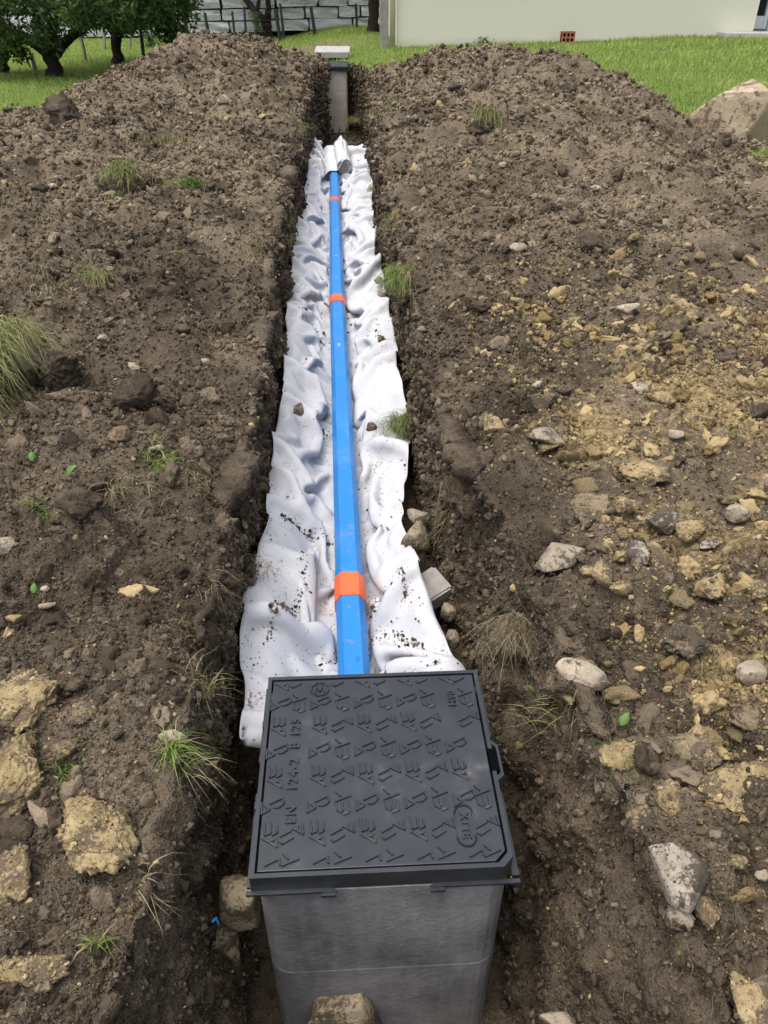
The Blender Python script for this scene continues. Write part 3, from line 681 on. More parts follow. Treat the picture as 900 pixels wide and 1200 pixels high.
def make_cloth():
    nu, nv = 40, 300; r = np.random.default_rng(5)
    u = np.linspace(0, 1, nu)[None, :].repeat(nv, 0); y0, y1 = 1.08, 10.5
    v = np.linspace(0, 1, nv)[:, None].repeat(nu, 1)
    y = y0 + (y1 - y0) * v
    xl, xr = np.interp(y, FL[:, 0], FL[:, 1]), np.interp(y, FR[:, 0], FR[:, 1])
    x = xl + (xr - xl) * u
    y = y + (.20 * (1 - sstep(.08, .22, u))) * 0 + .31 * sstep(.12, .2, u) * np.clip(1 - v * 14, 0, 1)
    P = np.stack([x, y, bed(x, y) + .09 + .10 * perlin(x + .4 * y, y - .3 * x, f=2.2, seed=40) + .04 * perlin(x, y, f=5, seed=41)], -1)
    P[..., :2] += r.normal(0, .002, P.shape[:2] + (2,))
    wr = (xr - xl) * (1.52 + .36 * perlin(y, 0 * y, f=.8, seed=42))
    du = (wr[:, 0] / (nu - 1))[:, None]; dv = (y1 - y0) / (nv - 1) * 1.13
    D = np.hypot(du, dv)
    prev = P.copy()
    def con(a, b, rest, k):
        d = b - a; l = np.linalg.norm(d, axis=-1, keepdims=True) + 1e-9
        c = d * ((l - rest) / l * .5 * k); a += c; b -= c
    e = lambda q: q[..., None] if q.ndim == 2 else q
    for it in range(115):
        vel = (P - prev) * .90; prev = P.copy(); P = P + vel; P[..., 2] -= .0009
        for s in range(4):
            for o in (0, 1):
                A, B = P[:, o:-1:2], P[:, o + 1::2]; n = min(A.shape[1], B.shape[1]); con(A[:, :n], B[:, :n], e(du), 1.0)
                A, B = P[o:-1:2], P[o + 1::2]; n = min(len(A), len(B)); con(A[:n], B[:n], dv, 1.0)
            for o in (0, 1):
                A, B = P[o:-1:2, :-1], P[o + 1::2, 1:]; n = min(len(A), len(B)); con(A[:n, 0::2], B[:n, 0::2], e(D[o:-1:2][:n]), .5); con(A[:n, 1::2], B[:n, 1::2], e(D[o:-1:2][:n]), .5)
                A, B = P[o:-1:2, 1:], P[o + 1::2, :-1]; n = min(len(A), len(B)); con(A[:n, 0::2], B[:n, 0::2], e(D[o:-1:2][:n]), .5); con(A[:n, 1::2], B[:n, 1::2], e(D[o:-1:2][:n]), .5)
            for o in range(4):
                A, B = P[:, o:-2:4], P[:, o + 2::4]; n = min(A.shape[1], B.shape[1]); con(A[:, :n], B[:, :n], e(2 * du), .22)
                A, B = P[o:-2:4], P[o + 2::4]; n = min(len(A), len(B)); con(A[:n], B[:n], 2 * dv, .22)
            xl, xr = np.interp(P[..., 1], FL[:, 0], FL[:, 1]), np.interp(P[..., 1], FR[:, 0], FR[:, 1])
            P[..., 0] = np.clip(P[..., 0], xl - .012, xr + .012)
            # edges lie at the foot of the walls
            P[:, 0, 0] += .12 * (xl[:, 0] - P[:, 0, 0]); P[:, -1, 0] += .12 * (xr[:, -1] - P[:, -1, 0])
            P[0, :, 1] = np.maximum(P[0, :, 1], y[0]); P[-1, :, 1] = np.minimum(P[-1, :, 1], y1)
            b = bed(P[..., 0], P[..., 1]); pen = P[..., 2] < b
            P[..., 2] = np.where(pen, b, P[..., 2]); P[..., :2] = np.where(pen[..., None], P[..., :2] * .4 + prev[..., :2] * .6, P[..., :2])
            P[..., 2] = np.minimum(P[..., 2], b + .20)
            dx = np.abs(P[..., 0] - pipe_x(P[..., 1])); under = (dx < .058) & (P[..., 1] < 8.95)
            P[..., 2] = np.where(under, np.minimum(P[..., 2], -.402), P[..., 2])
            ch = (P[..., 1] < 1.352) & (P[..., 0] > -.215); P[..., 1] = np.where(ch, 1.352, P[..., 1])
    def up2(A):
        B = np.concatenate([A[:1], A, A[-1:]]); m = (9 * (B[1:-2] + B[2:-1]) - B[:-3] - B[3:]) / 16
        O = np.empty((2 * len(A) - 1,) + A.shape[1:]); O[0::2] = A; O[1::2] = m; return O
    P = up2(P); P = up2(P.swapaxes(0, 1)).swapaxes(0, 1).copy()
    # sharp creases of a felt that has been crushed by hand
    x, y = P[..., 0], P[..., 1]; away = sstep(.055, .12, np.abs(x - pipe_x(y))); w = .35 * perlin(x, y, f=3, seed=80)
    def facet(a, b, sd_):                      # flat facets meeting in sharp folds
        a, b = a + .35 * b, b + .35 * a; ai, bi = np.floor(a).astype(np.int64), np.floor(b).astype(np.int64); fa, fb = a - ai, b - bi
        def h(i, j): q = (i * 73856093 ^ j * 19349663 ^ sd_ * 83492791) & 0x7fffffff; q = (q * 1103515245 + 12345) & 0x7fffffff; return ((q >> 8) & 1023) / 1023.0
        h00, h10, h01, h11 = h(ai, bi), h(ai + 1, bi), h(ai, bi + 1), h(ai + 1, bi + 1)
        return np.where(fa > fb, h00 + fa * (h10 - h00) + fb * (h11 - h10), h00 + fb * (h01 - h00) + fa * (h11 - h01))
    cr = .072 * facet((x + w * .3) / .13 + .5 * y / .2, (y + w * .4) / .24, 5) + .020 * facet(x / .06 - y / .15, y / .10 + w, 9)
    P[..., 2] += (cr - .036) * away
    P[..., 2] = np.maximum(P[..., 2], bed(P[..., 0], P[..., 1]) - .004)
    ed = perlin(P[:, 0, 1], 0 * P[:, 0, 1], f=2.6, seed=84) * .030 + perlin(P[:, 0, 1], 0 * P[:, 0, 1], f=8, seed=85) * .010; P[:, 0, 0] += ed; P[:, 1, 0] += ed * .7; P[:, -1, 0] += ed[::-1]; P[:, -2, 0] += ed[::-1] * .7
    for _ in range(4):
        for c in (0, 1, -2, -1): P[1:-1, c] = .5 * P[1:-1, c] + .25 * (P[:-2, c] + P[2:, c])
    return P
CP = make_cloth(); nv, nu = CP.shape[:2]
def mat_fabric():
    t = NT('white_geotextile'); co = t.pos(); n = t.noise(co, 2.4, 4, 0.65); n2 = t.noise(co, 95, 3, 0.6); n3 = t.noise(co, 480, 2, 0.5)
    dirt = t.attr('dirt')
    c = t.mix(n, (0.49, 0.505, 0.535), (0.59, 0.60, 0.625))
    k = t.math('ADD', t.math('MULTIPLY', t.ramp(n, (0.42, 0.0), (0.72, 1.0)), .05), t.math('MULTIPLY', dirt, .14))
    sp = t.ramp(t.math('ADD', n2, k), (0.70, 0.0), (0.76, 1.0))
    c = t.mix(t.math('MULTIPLY', sp, .85), c, (0.09, 0.062, 0.042))
    c = t.mix(t.math('MULTIPLY', dirt, .10), c, (0.42, 0.35, 0.28))
    return t.out(c, 0.85, t.bump(t.math('ADD', n3, t.math('MULTIPLY', n2, .6)), .35, .004), spec=.15)
M['fabric'] = mat_fabric()
idx = np.arange(nv * nu).reshape(nv, nu); FQ = np.stack([idx[:-1, :-1], idx[:-1, 1:], idx[1:, 1:], idx[1:, :-1]], -1).reshape(-1, 4)
me = mesh_np('geotextile_sheet', CP.reshape(-1, 3), FQ, M['fabric'], True)
lap = np.zeros((nv, nu)); lap[1:-1, 1:-1] = (CP[2:, 1:-1, 2] + CP[:-2, 1:-1, 2] + CP[1:-1, 2:, 2] + CP[1:-1, :-2, 2]) / 4 - CP[1:-1, 1:-1, 2]
hollow = np.clip(lap / .0022, 0, 1)
dirtmap = np.clip(hollow * .8 + .5 * np.exp(-((CP[..., 1] - 1.8) / .45) ** 2) * np.clip(perlin(CP[..., 0], CP[..., 1], f=3, seed=50) + .3, 0, 1) + .5 * np.clip(perlin(CP[..., 0], CP[..., 1], f=1.6, seed=51) - .25, 0, 1), 0, 1)
attr(me, 'dirt', dirtmap.ravel())
fab = link('geotextile_sheet', me); tag(fab, 'crumpled white geotextile sheet lining the trench under the blue pipe', 'fabric sheet')
so = fab.modifiers.new('thick', 'SOLIDIFY'); so.thickness = .002; so.offset = -1
# leftover roll at the far end, its tail drawn over the pipe
roll = thing('geotextile_roll', 'small leftover roll of white geotextile at the far end of the pipe', 'fabric roll', (.0, 9.0, -.34))
m = MB(); nvv = 10; RY0, RY1, RX, RZ, RR = 8.98, 10.25, .005, -.255, .085
spiral = []
for a in np.linspace(0, 2 * math.pi * 4.2, 120): spiral.append((a, .018 + (RR - .018) * a / (2 * math.pi * 4.2)))
V_ = []; f = []
for q, yy in enumerate(np.linspace(RY0, RY1, nvv)):
    for a, r_ in spiral:
        rr = r_ * (1 + .05 * math.sin(3 * a + q * .7)); V_.append((RX + rr * math.cos(a) - .03 * (yy - RY0), yy + .012 * math.sin(a * 1.7), RZ + rr * math.sin(a) * .95))
ns = len(spiral)
f = [(q*ns + i, q*ns + i + 1, (q+1)*ns + i + 1, (q+1)*ns + i) for q in range(nvv - 1) for i in range(ns - 1)]
M['rollfab'] = mat_plain('roll_geotextile', (.56, .58, .61), .85, .05, 8, .3, .004, .15); M['rollcore'] = mat_plain('roll_end_felt', (.50, .44, .36), .9, .3, 40, .5, .006, .1)
m.add(V_, f); o = m.build('rolled_layers', M['rollfab'], roll, smooth=True); sm = o.modifiers.new('thick', 'SOLIDIFY'); sm.thickness = .004
m = MB(); V_ = [(RX, RY0 + .02, RZ)] + [(RX + RR * .92 * math.cos(R(a)), RY0 + .008 + .006 * math.sin(a), RZ + RR * .90 * math.sin(R(a))) for a in range(0, 360, 15)]
m.add(V_, [(0, 1 + (i + 1) % 24, 1 + i) for i in range(24)]); m.build('felt_end', M['rollcore'], roll)
m = MB(); na, nb = 26, 22; V_ = []
for a in range(na):
    s_ = a / (na - 1)
    for b in range(nb):
        w_ = b / (nb - 1); yy = 8.90 + 1.5 * w_ + .10 * s_
        # from the roll's top, over the pipe, down to the left
        x_ = RX + .02 - .03 * (yy - RY0) - .36 * s_; zr_ = RZ + RR + .004
        z_ = zr_ - (zr_ + .282) * sstep(.02, .30, s_) - .11 * sstep(.46, .8, s_) + .018 * s_ * float(perlin(np.array(s_ * 2.), np.array(w_ * 3.), f=1.6, seed=60))
        V_.append((x_ + .01 * math.sin(9 * w_), yy, float(z_)))
m.add(V_, [(a*nb + b, a*nb + b + 1, (a+1)*nb + b + 1, (a+1)*nb + b) for a in range(na - 1) for b in range(nb - 1)])
o = m.build('loose_tail', M['rollfab'], roll, smooth=True); sm = o.modifiers.new('thick', 'SOLIDIFY'); sm.thickness = .003
# ------------------------------------------------------------------ far setting: house, stone wall, fence, trees
def mat_render():
    t = NT('cream_render'); co = t.obj(); n = t.noise(co, .5, 4, .6); n2 = t.noise(co, 45, 4, .7); n3 = t.noise(co, 3, 5, .7)
    sx = t.new('ShaderNodeSeparateXYZ'); t.set(sx.inputs[0], co)
    splash = t.ramp(t.math('ADD', sx.outputs[2], t.math('MULTIPLY', n3, .25)), (0.14, 1.0), (0.34, 0.0))     # mud splashed on the foot
    c = t.mix(n, (0.78, 0.76, 0.60), (0.82, 0.80, 0.66)); c = t.mix(t.math('MULTIPLY', splash, .55), c, (0.52, 0.47, 0.36))
    return t.out(c, .9, t.bump(n2, .25, .004), spec=.15)
M['render'] = mat_render()
M['pipecream'] = mat_plain('cream_metal', (.62, .55, .40), .5, .08, 6, .05); M['greypost'] = mat_plain('weathered_grey_wood', (.30, .28, .26), .85, .25, 8, .4)
M['glass'] = mat_plain('dark_glass', (.02, .022, .025), .1, .1, 3, 0.0, .001, .6); M['white'] = mat_plain('white_frame', (.72, .74, .76), .5, .05); M['shutter'] = mat_plain('grey_shutter', (.46, .48, .52), .5, .08)
M['roof'] = mat_plain('roof_tile', (.30, .13, .08), .9, .3, 5, .4); M['step'] = mat_concrete('pale_concrete', (.42, .42, .40), (.60, .60, .57)); M['brick'] = mat_plain('red_clay_brick', (.36, .13, .075), .9, .25, 30, .4)
HX0, HX1, HY = 1.16, 8.48, 18.2
hz = height(HX0, HY - .1)
house = thing('house', 'cream rendered house wall standing behind the spoil heap', 'house', (HX0, HY, .2))
MB().box(HX0, HX1, HY, HY + 6, .0, 2.9).build('wall', M['render'], house)
MB().box(HX1 + .004, 12.0, HY + .5, HY + 6, .0, 2.9).build('wall', M['render'], house)
MB().box(HX0 - .34, HX0 - .18, HY - .02, HY + .12, .1, 2.9).build('corner_post', M['greypost'], house, bevel=.01)
m = MB(); m.tube([(HX0 - .10, HY - .06, .12), (HX0 - .10, HY - .06, 2.85)], .058, 14); m.build('downpipe', M['pipecream'], house, smooth=True)
b_ = MB(); b_.box(HX0 - .165, HX0 - .035, HY - .13, HY + .004, 1.25, 1.29); b_.build('pipe_bracket', M['pipecream'], house)
m = MB(); m.prism([(HX0 - .5, HY - .5), (12.2, HY - .5), (12.2, HY + 3), (HX0 - .5, HY + 3)], 2.904, 2.96); rf = m.build('roof', M['roof'], house)
m = MB(); m.add([(HX0 - .5, HY - .5, 2.97), (12.2, HY - .5, 2.97), (12.2, HY + 3, 4.2), (HX0 - .5, HY + 3, 4.2), (12.2, HY + 6.5, 2.97), (HX0 - .5, HY + 6.5, 2.97)], [(0, 1, 2, 3), (3, 2, 4, 5), (0, 3, 5), (1, 4, 2)]); m.build('roof', M['roof'], house)
win = MB().box(HX1 + .02, HX1 + .36, HY + .44, HY + .49, .75, 2.3).build('window', M['glass'], house)
MB().box(HX1 + .02, HX1 + .38, HY + .40, HY + .493, .52, .745).build('sill_panel', M['white'], house)
MB().box(HX1 + .365, HX1 + .43, HY + .38, HY + .49, .52, 2.3).build('window_frame', M['white'], house)
for k in range(9): MB().box(HX1 + .46 + k * .13, HX1 + .565 + k * .13, HY + .40 + .02 * (k % 2), HY + .45 + .02 * (k % 2), .46, 2.3).build('shutter_slat', M['shutter'], house, bevel=.008)
m = MB().box(HX1 - .75, HX1 + 1.0, HY - .50, HY - .01, .2, .50); stp = m.build('doorstep', M['step'], None, (HX1, HY - .25, .3), bevel=.015); tag(stp, 'low pale concrete step at the right end of the house wall', 'step')
# hollow brick by the wall
bx, by = aty(665, 52, 17.85)[0], 17.85; bz = height(bx, by)
br = thing('hollow_brick', 'small red hollow brick standing against the cream wall', 'brick', (bx, by, bz))
m = MB(); W_, H_ = .27, .20
m.box(bx - W_/2, bx + W_/2, by + .02, by + .12, bz, bz + H_); m.build('brick_hole_shade', M['holeshade'], br)  # solid black core stands in for the shade inside the brick's holes
m = MB()
for k in range(4): xx = bx - W_/2 + k * (W_ - .03) / 3; m.box(xx, xx + .03, by, by + .124, bz, bz + H_)
for k in range(3): zz = bz + k * (H_ - .03) / 2; m.box(bx - W_/2 - .002, bx + W_/2 + .002, by - .002, by + .126, zz, zz + .03)
m.build('brick_shell', M['brick'], br)

# retaining wall of big pale blocks
wallT = thing('stone_retaining_wall', 'pale dry stone retaining wall of big rough blocks behind the fence', 'stone wall', (-4, 26, 0))
def wall_pt(s): return np.array([-12 + 15.5 * s, 24.6 + 1.9 * s, -.05 + .28 * s])
variants = []
for k in range(9):
    bm = bmesh.new(); bmesh.ops.create_cube(bm, size=1); bmesh.ops.subdivide_edges(bm, edges=bm.edges[:], cuts=1, use_grid_fill=True)
    r_ = np.random.default_rng(300 + k)
    for v in bm.verts:
        c = np.array(v.co); nb_ = (np.abs(c) > .49).sum(); c *= {1: 1.0, 2: .985, 3: .955}.get(int(nb_), 1); c += r_.normal(0, .022, 3) * np.array([.5, 1.4, 1.0]); v.co = c
    mm = bpy.data.meshes.new('stone_block'); bm.to_mesh(mm); bm.free(); mm.materials.append(M['wallstone']); variants.append(mm)
Lw = 15.6; r_ = np.random.default_rng(11); z_ = 0.0; ang = math.atan2(1.9, 15.5)
while z_ < 2.0:
    h_ = r_.uniform(.27, .36); s_ = -r_.uniform(0, .8)
    while s_ < Lw:
        l_ = r_.uniform(.55, 1.5); p = wall_pt((s_ + l_ / 2) / Lw)
        o = link('stone_block', variants[r_.integers(0, 9)], (p[0] + 4, p[1] - 26 + .05 * z_ + r_.uniform(-.05, .05), p[2] + z_ + h_ / 2), wallT)
        o.scale = (l_ - r_.uniform(.01, .05), .5, h_ - r_.uniform(.01, .045)); o.rotation_euler = (r_.normal(0, .02), r_.normal(0, .012), ang + r_.normal(0, .02))
        s_ += l_
    z_ += h_
m = MB(); a, b = wall_pt(0), wall_pt(1)
m.add([(a[0], a[1] + .25, -.2), (b[0], b[1] + .25, 0), (b[0], b[1] + 2, 0), (a[0], a[1] + 2, -.2), (a[0], a[1] + .25, 1.9), (b[0], b[1] + .25, 2.1), (b[0], b[1] + 2, 2.1), (a[0], a[1] + 2, 1.9)], [(0,1,5,4),(4,5,6,7),(1,2,6,5),(3,0,4,7),(2,3,7,6)])
m.build('earth_backing', M['darkclod'], wallT)

# fence
M['postmetal'] = mat_plain('dark_post', (.035, .036, .036), .8, .3, 10, .3); M['wire'] = mat_plain('wire', (.12, .12, .12), .5)
fence = thing('wire_fence', 'thin wire fence on dark posts in front of the stone wall', 'fence', (-2, 23, 0))
tops = []
for bx_, by_, tx_, ty_, w_ in ((168,68,161,10,.035),(221,61,216,12,.035),(246,53,240,15,.04),(275,50,272,13,.03),(288,49,286,8,.03),(329,47,322,11,.045),(333,46,328,4,.035),(370,46,364,7,.045),(418,44,417,4,.035)):
    p = atz(bx_, by_, .05); q = aty(tx_, ty_, p[1]); p[2] = -.1
    m = MB(); m.tube([p, p + (q - p) * .5 + np.array([.01, 0, 0]), q], [w_ * 1.05, w_, w_ * .9], 7); m.build('post', M['postmetal'], fence); tops.append((p, q))
for fr_ in (.45, .72, .93):
    for (p, q), (p2, q2) in zip(tops[:-1], tops[1:]):
        a = p + (q - p) * fr_; b = p2 + (q2 - p2) * fr_
        m = MB(); m.tube([a, (a + b) / 2 - np.array([0, 0, .02]), b], .0035, 4); m.build('wire', M['wire'], fence)
for k, (bx_, by_, tx_, ty_, lab) in enumerate(((100,72,94,40,'pale leaning wooden stake on the lawn between the two left trees'),(41,84,36,62,'short pale stake under the big tree at the left'),(78,60,76,38,'thin pale stake behind the big tree'),(121,60,122,38,'slim pale stake close to the second tree trunk'),(152,58,150,22,'grey stake standing just left of the first dark fence post'),(199,52,197,24,'grey weathered stake between the first two dark fence posts'))):
    p = atz(bx_, by_, .0); q = aty(tx_, ty_, p[1]); p[2] = -.1
    m = MB(); m.tube([p, p * .5 + q * .5 + np.array([.012, .0, 0]), q], [.045, .04, .035], 6); o = m.build('wooden_stake', M['greypost'], None, tuple(p)); tag(o, lab, 'stake', 'pale stakes on the lawn')

# foliage
def leaf_cloud(centres, rad, per, size, seed, flat=.5):
    r = np.random.default_rng(seed); n = len(centres) * per
    c = np.repeat(centres, per, 0); tint = np.repeat(r.random(len(centres)), per)
    d = r.normal(size=(n, 3)); d /= np.linalg.norm(d, axis=1)[:, None]
    P = c + d * (rad * r.random(n) ** .5)[:, None] * np.array([1, 1, .75])
    nrm = d * .5 + r.normal(size=(n, 3)) * .6 + np.array([0, 0, flat]); nrm /= np.linalg.norm(nrm, axis=1)[:, None]
    a = np.cross(nrm, r.normal(size=(n, 3))); a /= np.linalg.norm(a, axis=1)[:, None]; b = np.cross(nrm, a)
    s = size * r.uniform(.6, 1.25, n)[:, None]
    V_ = np.stack([P - a * s, P + b * s * .45 - nrm * s * .1, P + a * s, P - b * s * .45 - nrm * s * .1], 1).reshape(-1, 3)
    F_ = np.arange(n * 4).reshape(n, 4)
    return V_, F_, np.repeat(np.clip(.55 * tint + .45 * r.random(n), 0, 1), 4)
def crown_centres(c, rx, ry, rz, n, seed, hollow=.55):
    r = np.random.default_rng(seed); d = r.normal(size=(n * 2, 3)); d /= np.linalg.norm(d, axis=1)[:, None]
    rr = hollow + (1 - hollow) * r.random(n * 2) ** .6
    P = d * rr[:, None]; keep = perlin(P[:, 0], P[:, 1], P[:, 2], f=2.1, seed=seed % 13) > -.18
    return (P[keep] * np.array([rx, ry, rz]) + np.array(c))[:n]
def tree(name, label, base, limbs, crown, leafmat, seed, per=70, size=.055, clump=.3, group='trees behind the spoil'):
    t = thing(name, label, 'tree', tuple(base), group)
    for k, (pts, rad) in enumerate(limbs):
        m = MB(); P = [Vector(p) for p in pts]; Q = []; rr = []
        for a in range(len(P) - 1):
            for s in range(4):
                f = s / 4; w = P[a].lerp(P[a + 1], f); Q.append(w + Vector(np.random.default_rng(seed + k * 9 + a * 4 + s).normal(0, .012, 3))); rr.append((rad[a] * (1 - f) + rad[a + 1] * f) * (1 + .08 * math.sin(7.3 * (a * 4 + s))))
        Q.append(P[-1]); rr.append(rad[-1]); m.tube(Q, rr, 9); m.build('trunk' if k == 0 else 'limb', M['bark'], t, smooth=True)
    cs = np.concatenate([crown_centres(*c, seed=seed + i) for i, c in enumerate(crown)])
    V_, F_, tt = leaf_cloud(cs, clump, per, size, seed)
    me_ = mesh_np('crown', V_ - np.array(base), F_, leafmat); attr(me_, 'tint', tt); o = link('crown', me_, (0, 0, 0), t)
    # twigs
    m = MB(); r = np.random.default_rng(seed + 77)
    for c in cs[r.integers(0, len(cs), 26)]:
        l = limbs[r.integers(1, len(limbs))] if len(limbs) > 1 else limbs[0]; s = np.array(l[0][-1], float)
        m.tube([s, (s + c) / 2 + r.normal(0, .12, 3), c], [.022, .014, .006], 5)
    o = m.build('twigs', M['bark'], t); o['kind'] = 'stuff'
    return t
def tp(pts, Y, dy): return [tuple(aty(x, y, Y + d)) for (x, y), d in zip(pts, dy)]
b1 = atz(64, 90, 0); Y1 = b1[1]
tree('fruit_tree', 'big spreading dark tree nearest the left edge with a thick forked trunk', (b1[0], b1[1], -.05),
     [(tp([(66, 93), (62, 74), (58, 62)], Y1, (0, 0, 0)), (.17, .12, .13)), (tp([(59, 64), (30, 45), (0, 30), (-30, -10)], Y1, (0, .1, .3, .4)), (.10, .07, .05, .03)), (tp([(58, 64), (48, 40), (38, 5), (30, -50)], Y1, (0, -.1, -.3, -.5)), (.09, .07, .05, .03)),
      (tp([(60, 64), (64, 35), (75, 0), (80, -60)], Y1, (0, .2, .4, .5)), (.08, .06, .05, .03)), (tp([(60, 65), (85, 44), (105, 25), (130, -20)], Y1, (0, 0, -.3, -.6)), (.10, .07, .05, .03))],
     [(tuple(aty(60, -38, Y1)), 2.0, 1.7, .85, 190), (tuple(aty(140, -6, Y1)), .9, 1.0, .45, 40), (tuple(aty(20, 30, Y1 - .6)), .7, .5, .35, 16)], M['leafdark'], 21, 95, .052)
b2 = atz(138, 75, 0); Y2 = b2[1]
tree('fruit_tree', 'second dark tree from the left with a slimmer forked trunk', (b2[0], b2[1], -.05),
     [(tp([(139, 77), (137, 62), (136, 42)], Y2, (0, 0, 0)), (.135, .10, .10)), (tp([(136, 44), (122, 20), (110, -10)], Y2, (0, .1, .3)), (.07, .05, .03)), (tp([(136, 44), (138, 18), (140, -30)], Y2, (0, -.2, -.4)), (.07, .05, .03)), (tp([(137, 44), (150, 25), (165, -10)], Y2, (0, .2, .2)), (.07, .05, .03))],
     [(tuple(aty(140, -58, Y2)), 1.7, 1.5, .95, 130), (tuple(aty(186, 8, Y2 - .3)), .7, .8, .55, 40), (tuple(aty(184, 34, Y2 - .4)), .25, .3, .3, 6)], M['leafdark'], 35, 90, .055)
b3 = atz(315, 45, 0); Y3 = b3[1]
tree('fruit_tree', 'leaning forked tree trunk in front of the middle of the stone wall', (b3[0], b3[1], -.05),
     [(tp([(315, 49), (314, 38), (312, 26)], Y3, (0, 0, 0)), (.15, .13, .14)), (tp([(312, 28), (298, 12), (284, -8), (262, -50)], Y3, (0, 0, .3, .4)), (.11, .09, .08, .05)), (tp([(312, 28), (315, 10), (313, -20)], Y3, (0, -.2, -.4)), (.10, .08, .06)), (tp([(301, 15), (304, -4), (308, -40)], Y3, (0, .1, .2)), (.06, .05, .03))],
     [(tuple(aty(300, -95, Y3)), 2.0, 1.8, 1.0, 90)], M['leafdark'], 49, 80, .06)
b4 = atz(437, 43, .15); Y4 = b4[1]
tree('fruit_tree', 'single straight dark trunk beside the grey post of the house', (b4[0], b4[1], .1),
     [(tp([(438, 46), (437, 25), (438, 0), (440, -40)], Y4, (0, 0, 0, 0)), (.17, .14, .13, .11)), (tp([(440, -38), (425, -70)], Y4, (0, 0)), (.06, .03))],
     [(tuple(aty(440, -100, Y4)), 1.8, 1.8, 1.0, 80)], M['leafdark'], 63, 80, .06)
b5 = atz(4, 86, 0)
tree('small_tree', 'light green shrubby young tree cut by the left edge of the picture', (b5[0], b5[1], -.05),
     [(tp([(3, 90), (4, 70), (8, 50)], b5[1], (0, 0, 0)), (.10, .08, .05)), (tp([(6, 58), (20, 42)], b5[1], (0, -.1)), (.04, .02))],
     [(tuple(aty(2, 48, b5[1] - .3)), .42, .4, .32, 34)], M['leaflight'], 80, 60, .045, .18)
def bush(label, px_, py_, w, h, n, mat, seed, Yz=0.0):
    p = atz(px_, py_, Yz); t = thing('bush', label, 'bush', tuple(p), 'low weeds and bushes')
    cs = crown_centres((p[0], p[1], p[2] + h * .5), w, w, h * .5, n, seed, .2); V_, F_, tt = leaf_cloud(cs, .12, 40, .032, seed)
    me_ = mesh_np('foliage', V_ - p, F_, mat); attr(me_, 'tint', tt); link('foliage', me_, (0, 0, 0), t)
    m = MB(); r = np.random.default_rng(seed)
    for c in cs[:7]: m.tube([p, (p + c) / 2 + r.normal(0, .03, 3), c], [.012, .008, .004], 5)
    o = m.build('stems', M['bark'], t); o['kind'] = 'stuff'
bush('low dark bush at the foot of the first dark fence post', 175, 57, .22, .35, 12, M['leafdark'], 91)
bush('green bush just left of the second dark fence post', 205, 56, .18, .2, 9, M['leaflight'], 92)
bush('rounded green bush behind the left spoil heap', 230, 56, .25, .32, 14, M['leaflight'], 93)
bush('ivy-like bush climbing beside the forked trunk', 302, 46, .14, .75, 14, M['leaflight'], 94)
bush('low weed growing along the foot of the cream wall', 565, 54, .28, .16, 9, M['leaflight'], 96, .25)

# lawn blades
def blades(P, L, W, lean, tint, name, mat, seg=1, droop=0.0, seed=1, dirs=None):
    """thin grass blades, one mesh; P (n,3), L, W (n,), lean (n,)"""
    r = np.random.default_rng(seed); n = len(P)
    az = r.uniform(0, 6.283, n) if dirs is None else dirs
    d = np.stack([np.cos(az), np.sin(az), 0 * az], -1); az2 = az + 1.5708 + r.normal(0, .5, n); s = np.stack([np.cos(az2), np.sin(az2), 0 * az], -1)
    rows = []
    for k in range(seg + 1):
        f = k / seg; h = L * f; out = lean * L * f ** 1.6; dz = np.sqrt(np.maximum(h * h - np.minimum(out, h * .98) ** 2, 0)) - droop * L * f ** 2.6
        c = P + d * out[:, None] + np.array([0, 0, 1]) * dz[:, None]
        w = W * (1 - f ** 1.5) * .5
        rows.append((c - s * w[:, None], c + s * w[:, None]) if k < seg else (c,))
    cols = [q for rw in rows for q in rw]; m_ = len(cols)
    V_ = np.stack(cols, 1).reshape(-1, 3); base = np.arange(n)[:, None] * m_; F3 = []
    for k in range(seg - 1):
        a = 2 * k; F3 += [base + np.array([[a, a + 1, a + 3]]), base + np.array([[a, a + 3, a + 2]])]
    a = 2 * (seg - 1); F3.append(base + np.array([[a, a + 1, a + 2]]))
    me_ = mesh_np(name, V_, np.concatenate(F3), mat); attr(me_, 'tint', np.repeat(np.clip(tint, 0, 1), m_)); return me_
r = np.random.default_rng(17)
nl = 330000; yy = 8.2 + 19 * r.random(nl) ** 1.15; xx = (r.random(nl) * 2 - 1) * (2.2 + .62 * yy) + .05 * yy
sdl = poly_sd(xx, yy, SOIL); inh = ((xx > HX0 - .35) & (yy > HY)) | ((np.abs(xx + .135) < .26) & (yy > 15.0) & (yy < 15.6)) | ((np.abs(xx + .14) < .36) & (yy > 15.75) & (yy < 16.6))
lm = (sdl < -.05 - .1 * r.random(nl)) & ~inh & (yy < 24.4 + .12 * (xx + 12))
xx, yy = xx[lm], yy[lm]
jj = np.clip(np.searchsorted(YS, yy), 1, NY - 1); zz = np.empty(len(xx))
for q in np.unique(jj):
    k = jj == q; row = X[q]; o_ = np.argsort(row); zz[k] = np.interp(xx[k], row[o_], Z[q][o_])
pn = perlin(xx, yy, f=1.1, seed=70); bare_k = np.exp(-((xx + 1.3) / 2.2) ** 2 - ((yy - 19.5) / 1.6) ** 2) + .7 * np.exp(-((xx + 4.3) / .8) ** 2 - ((yy - 10.2) / .9) ** 2)
kk = r.random(len(xx)) > np.clip(bare_k * 1.1, 0, .93)
xx, yy, zz, pn = xx[kk], yy[kk], zz[kk], pn[kk]; n = len(xx)
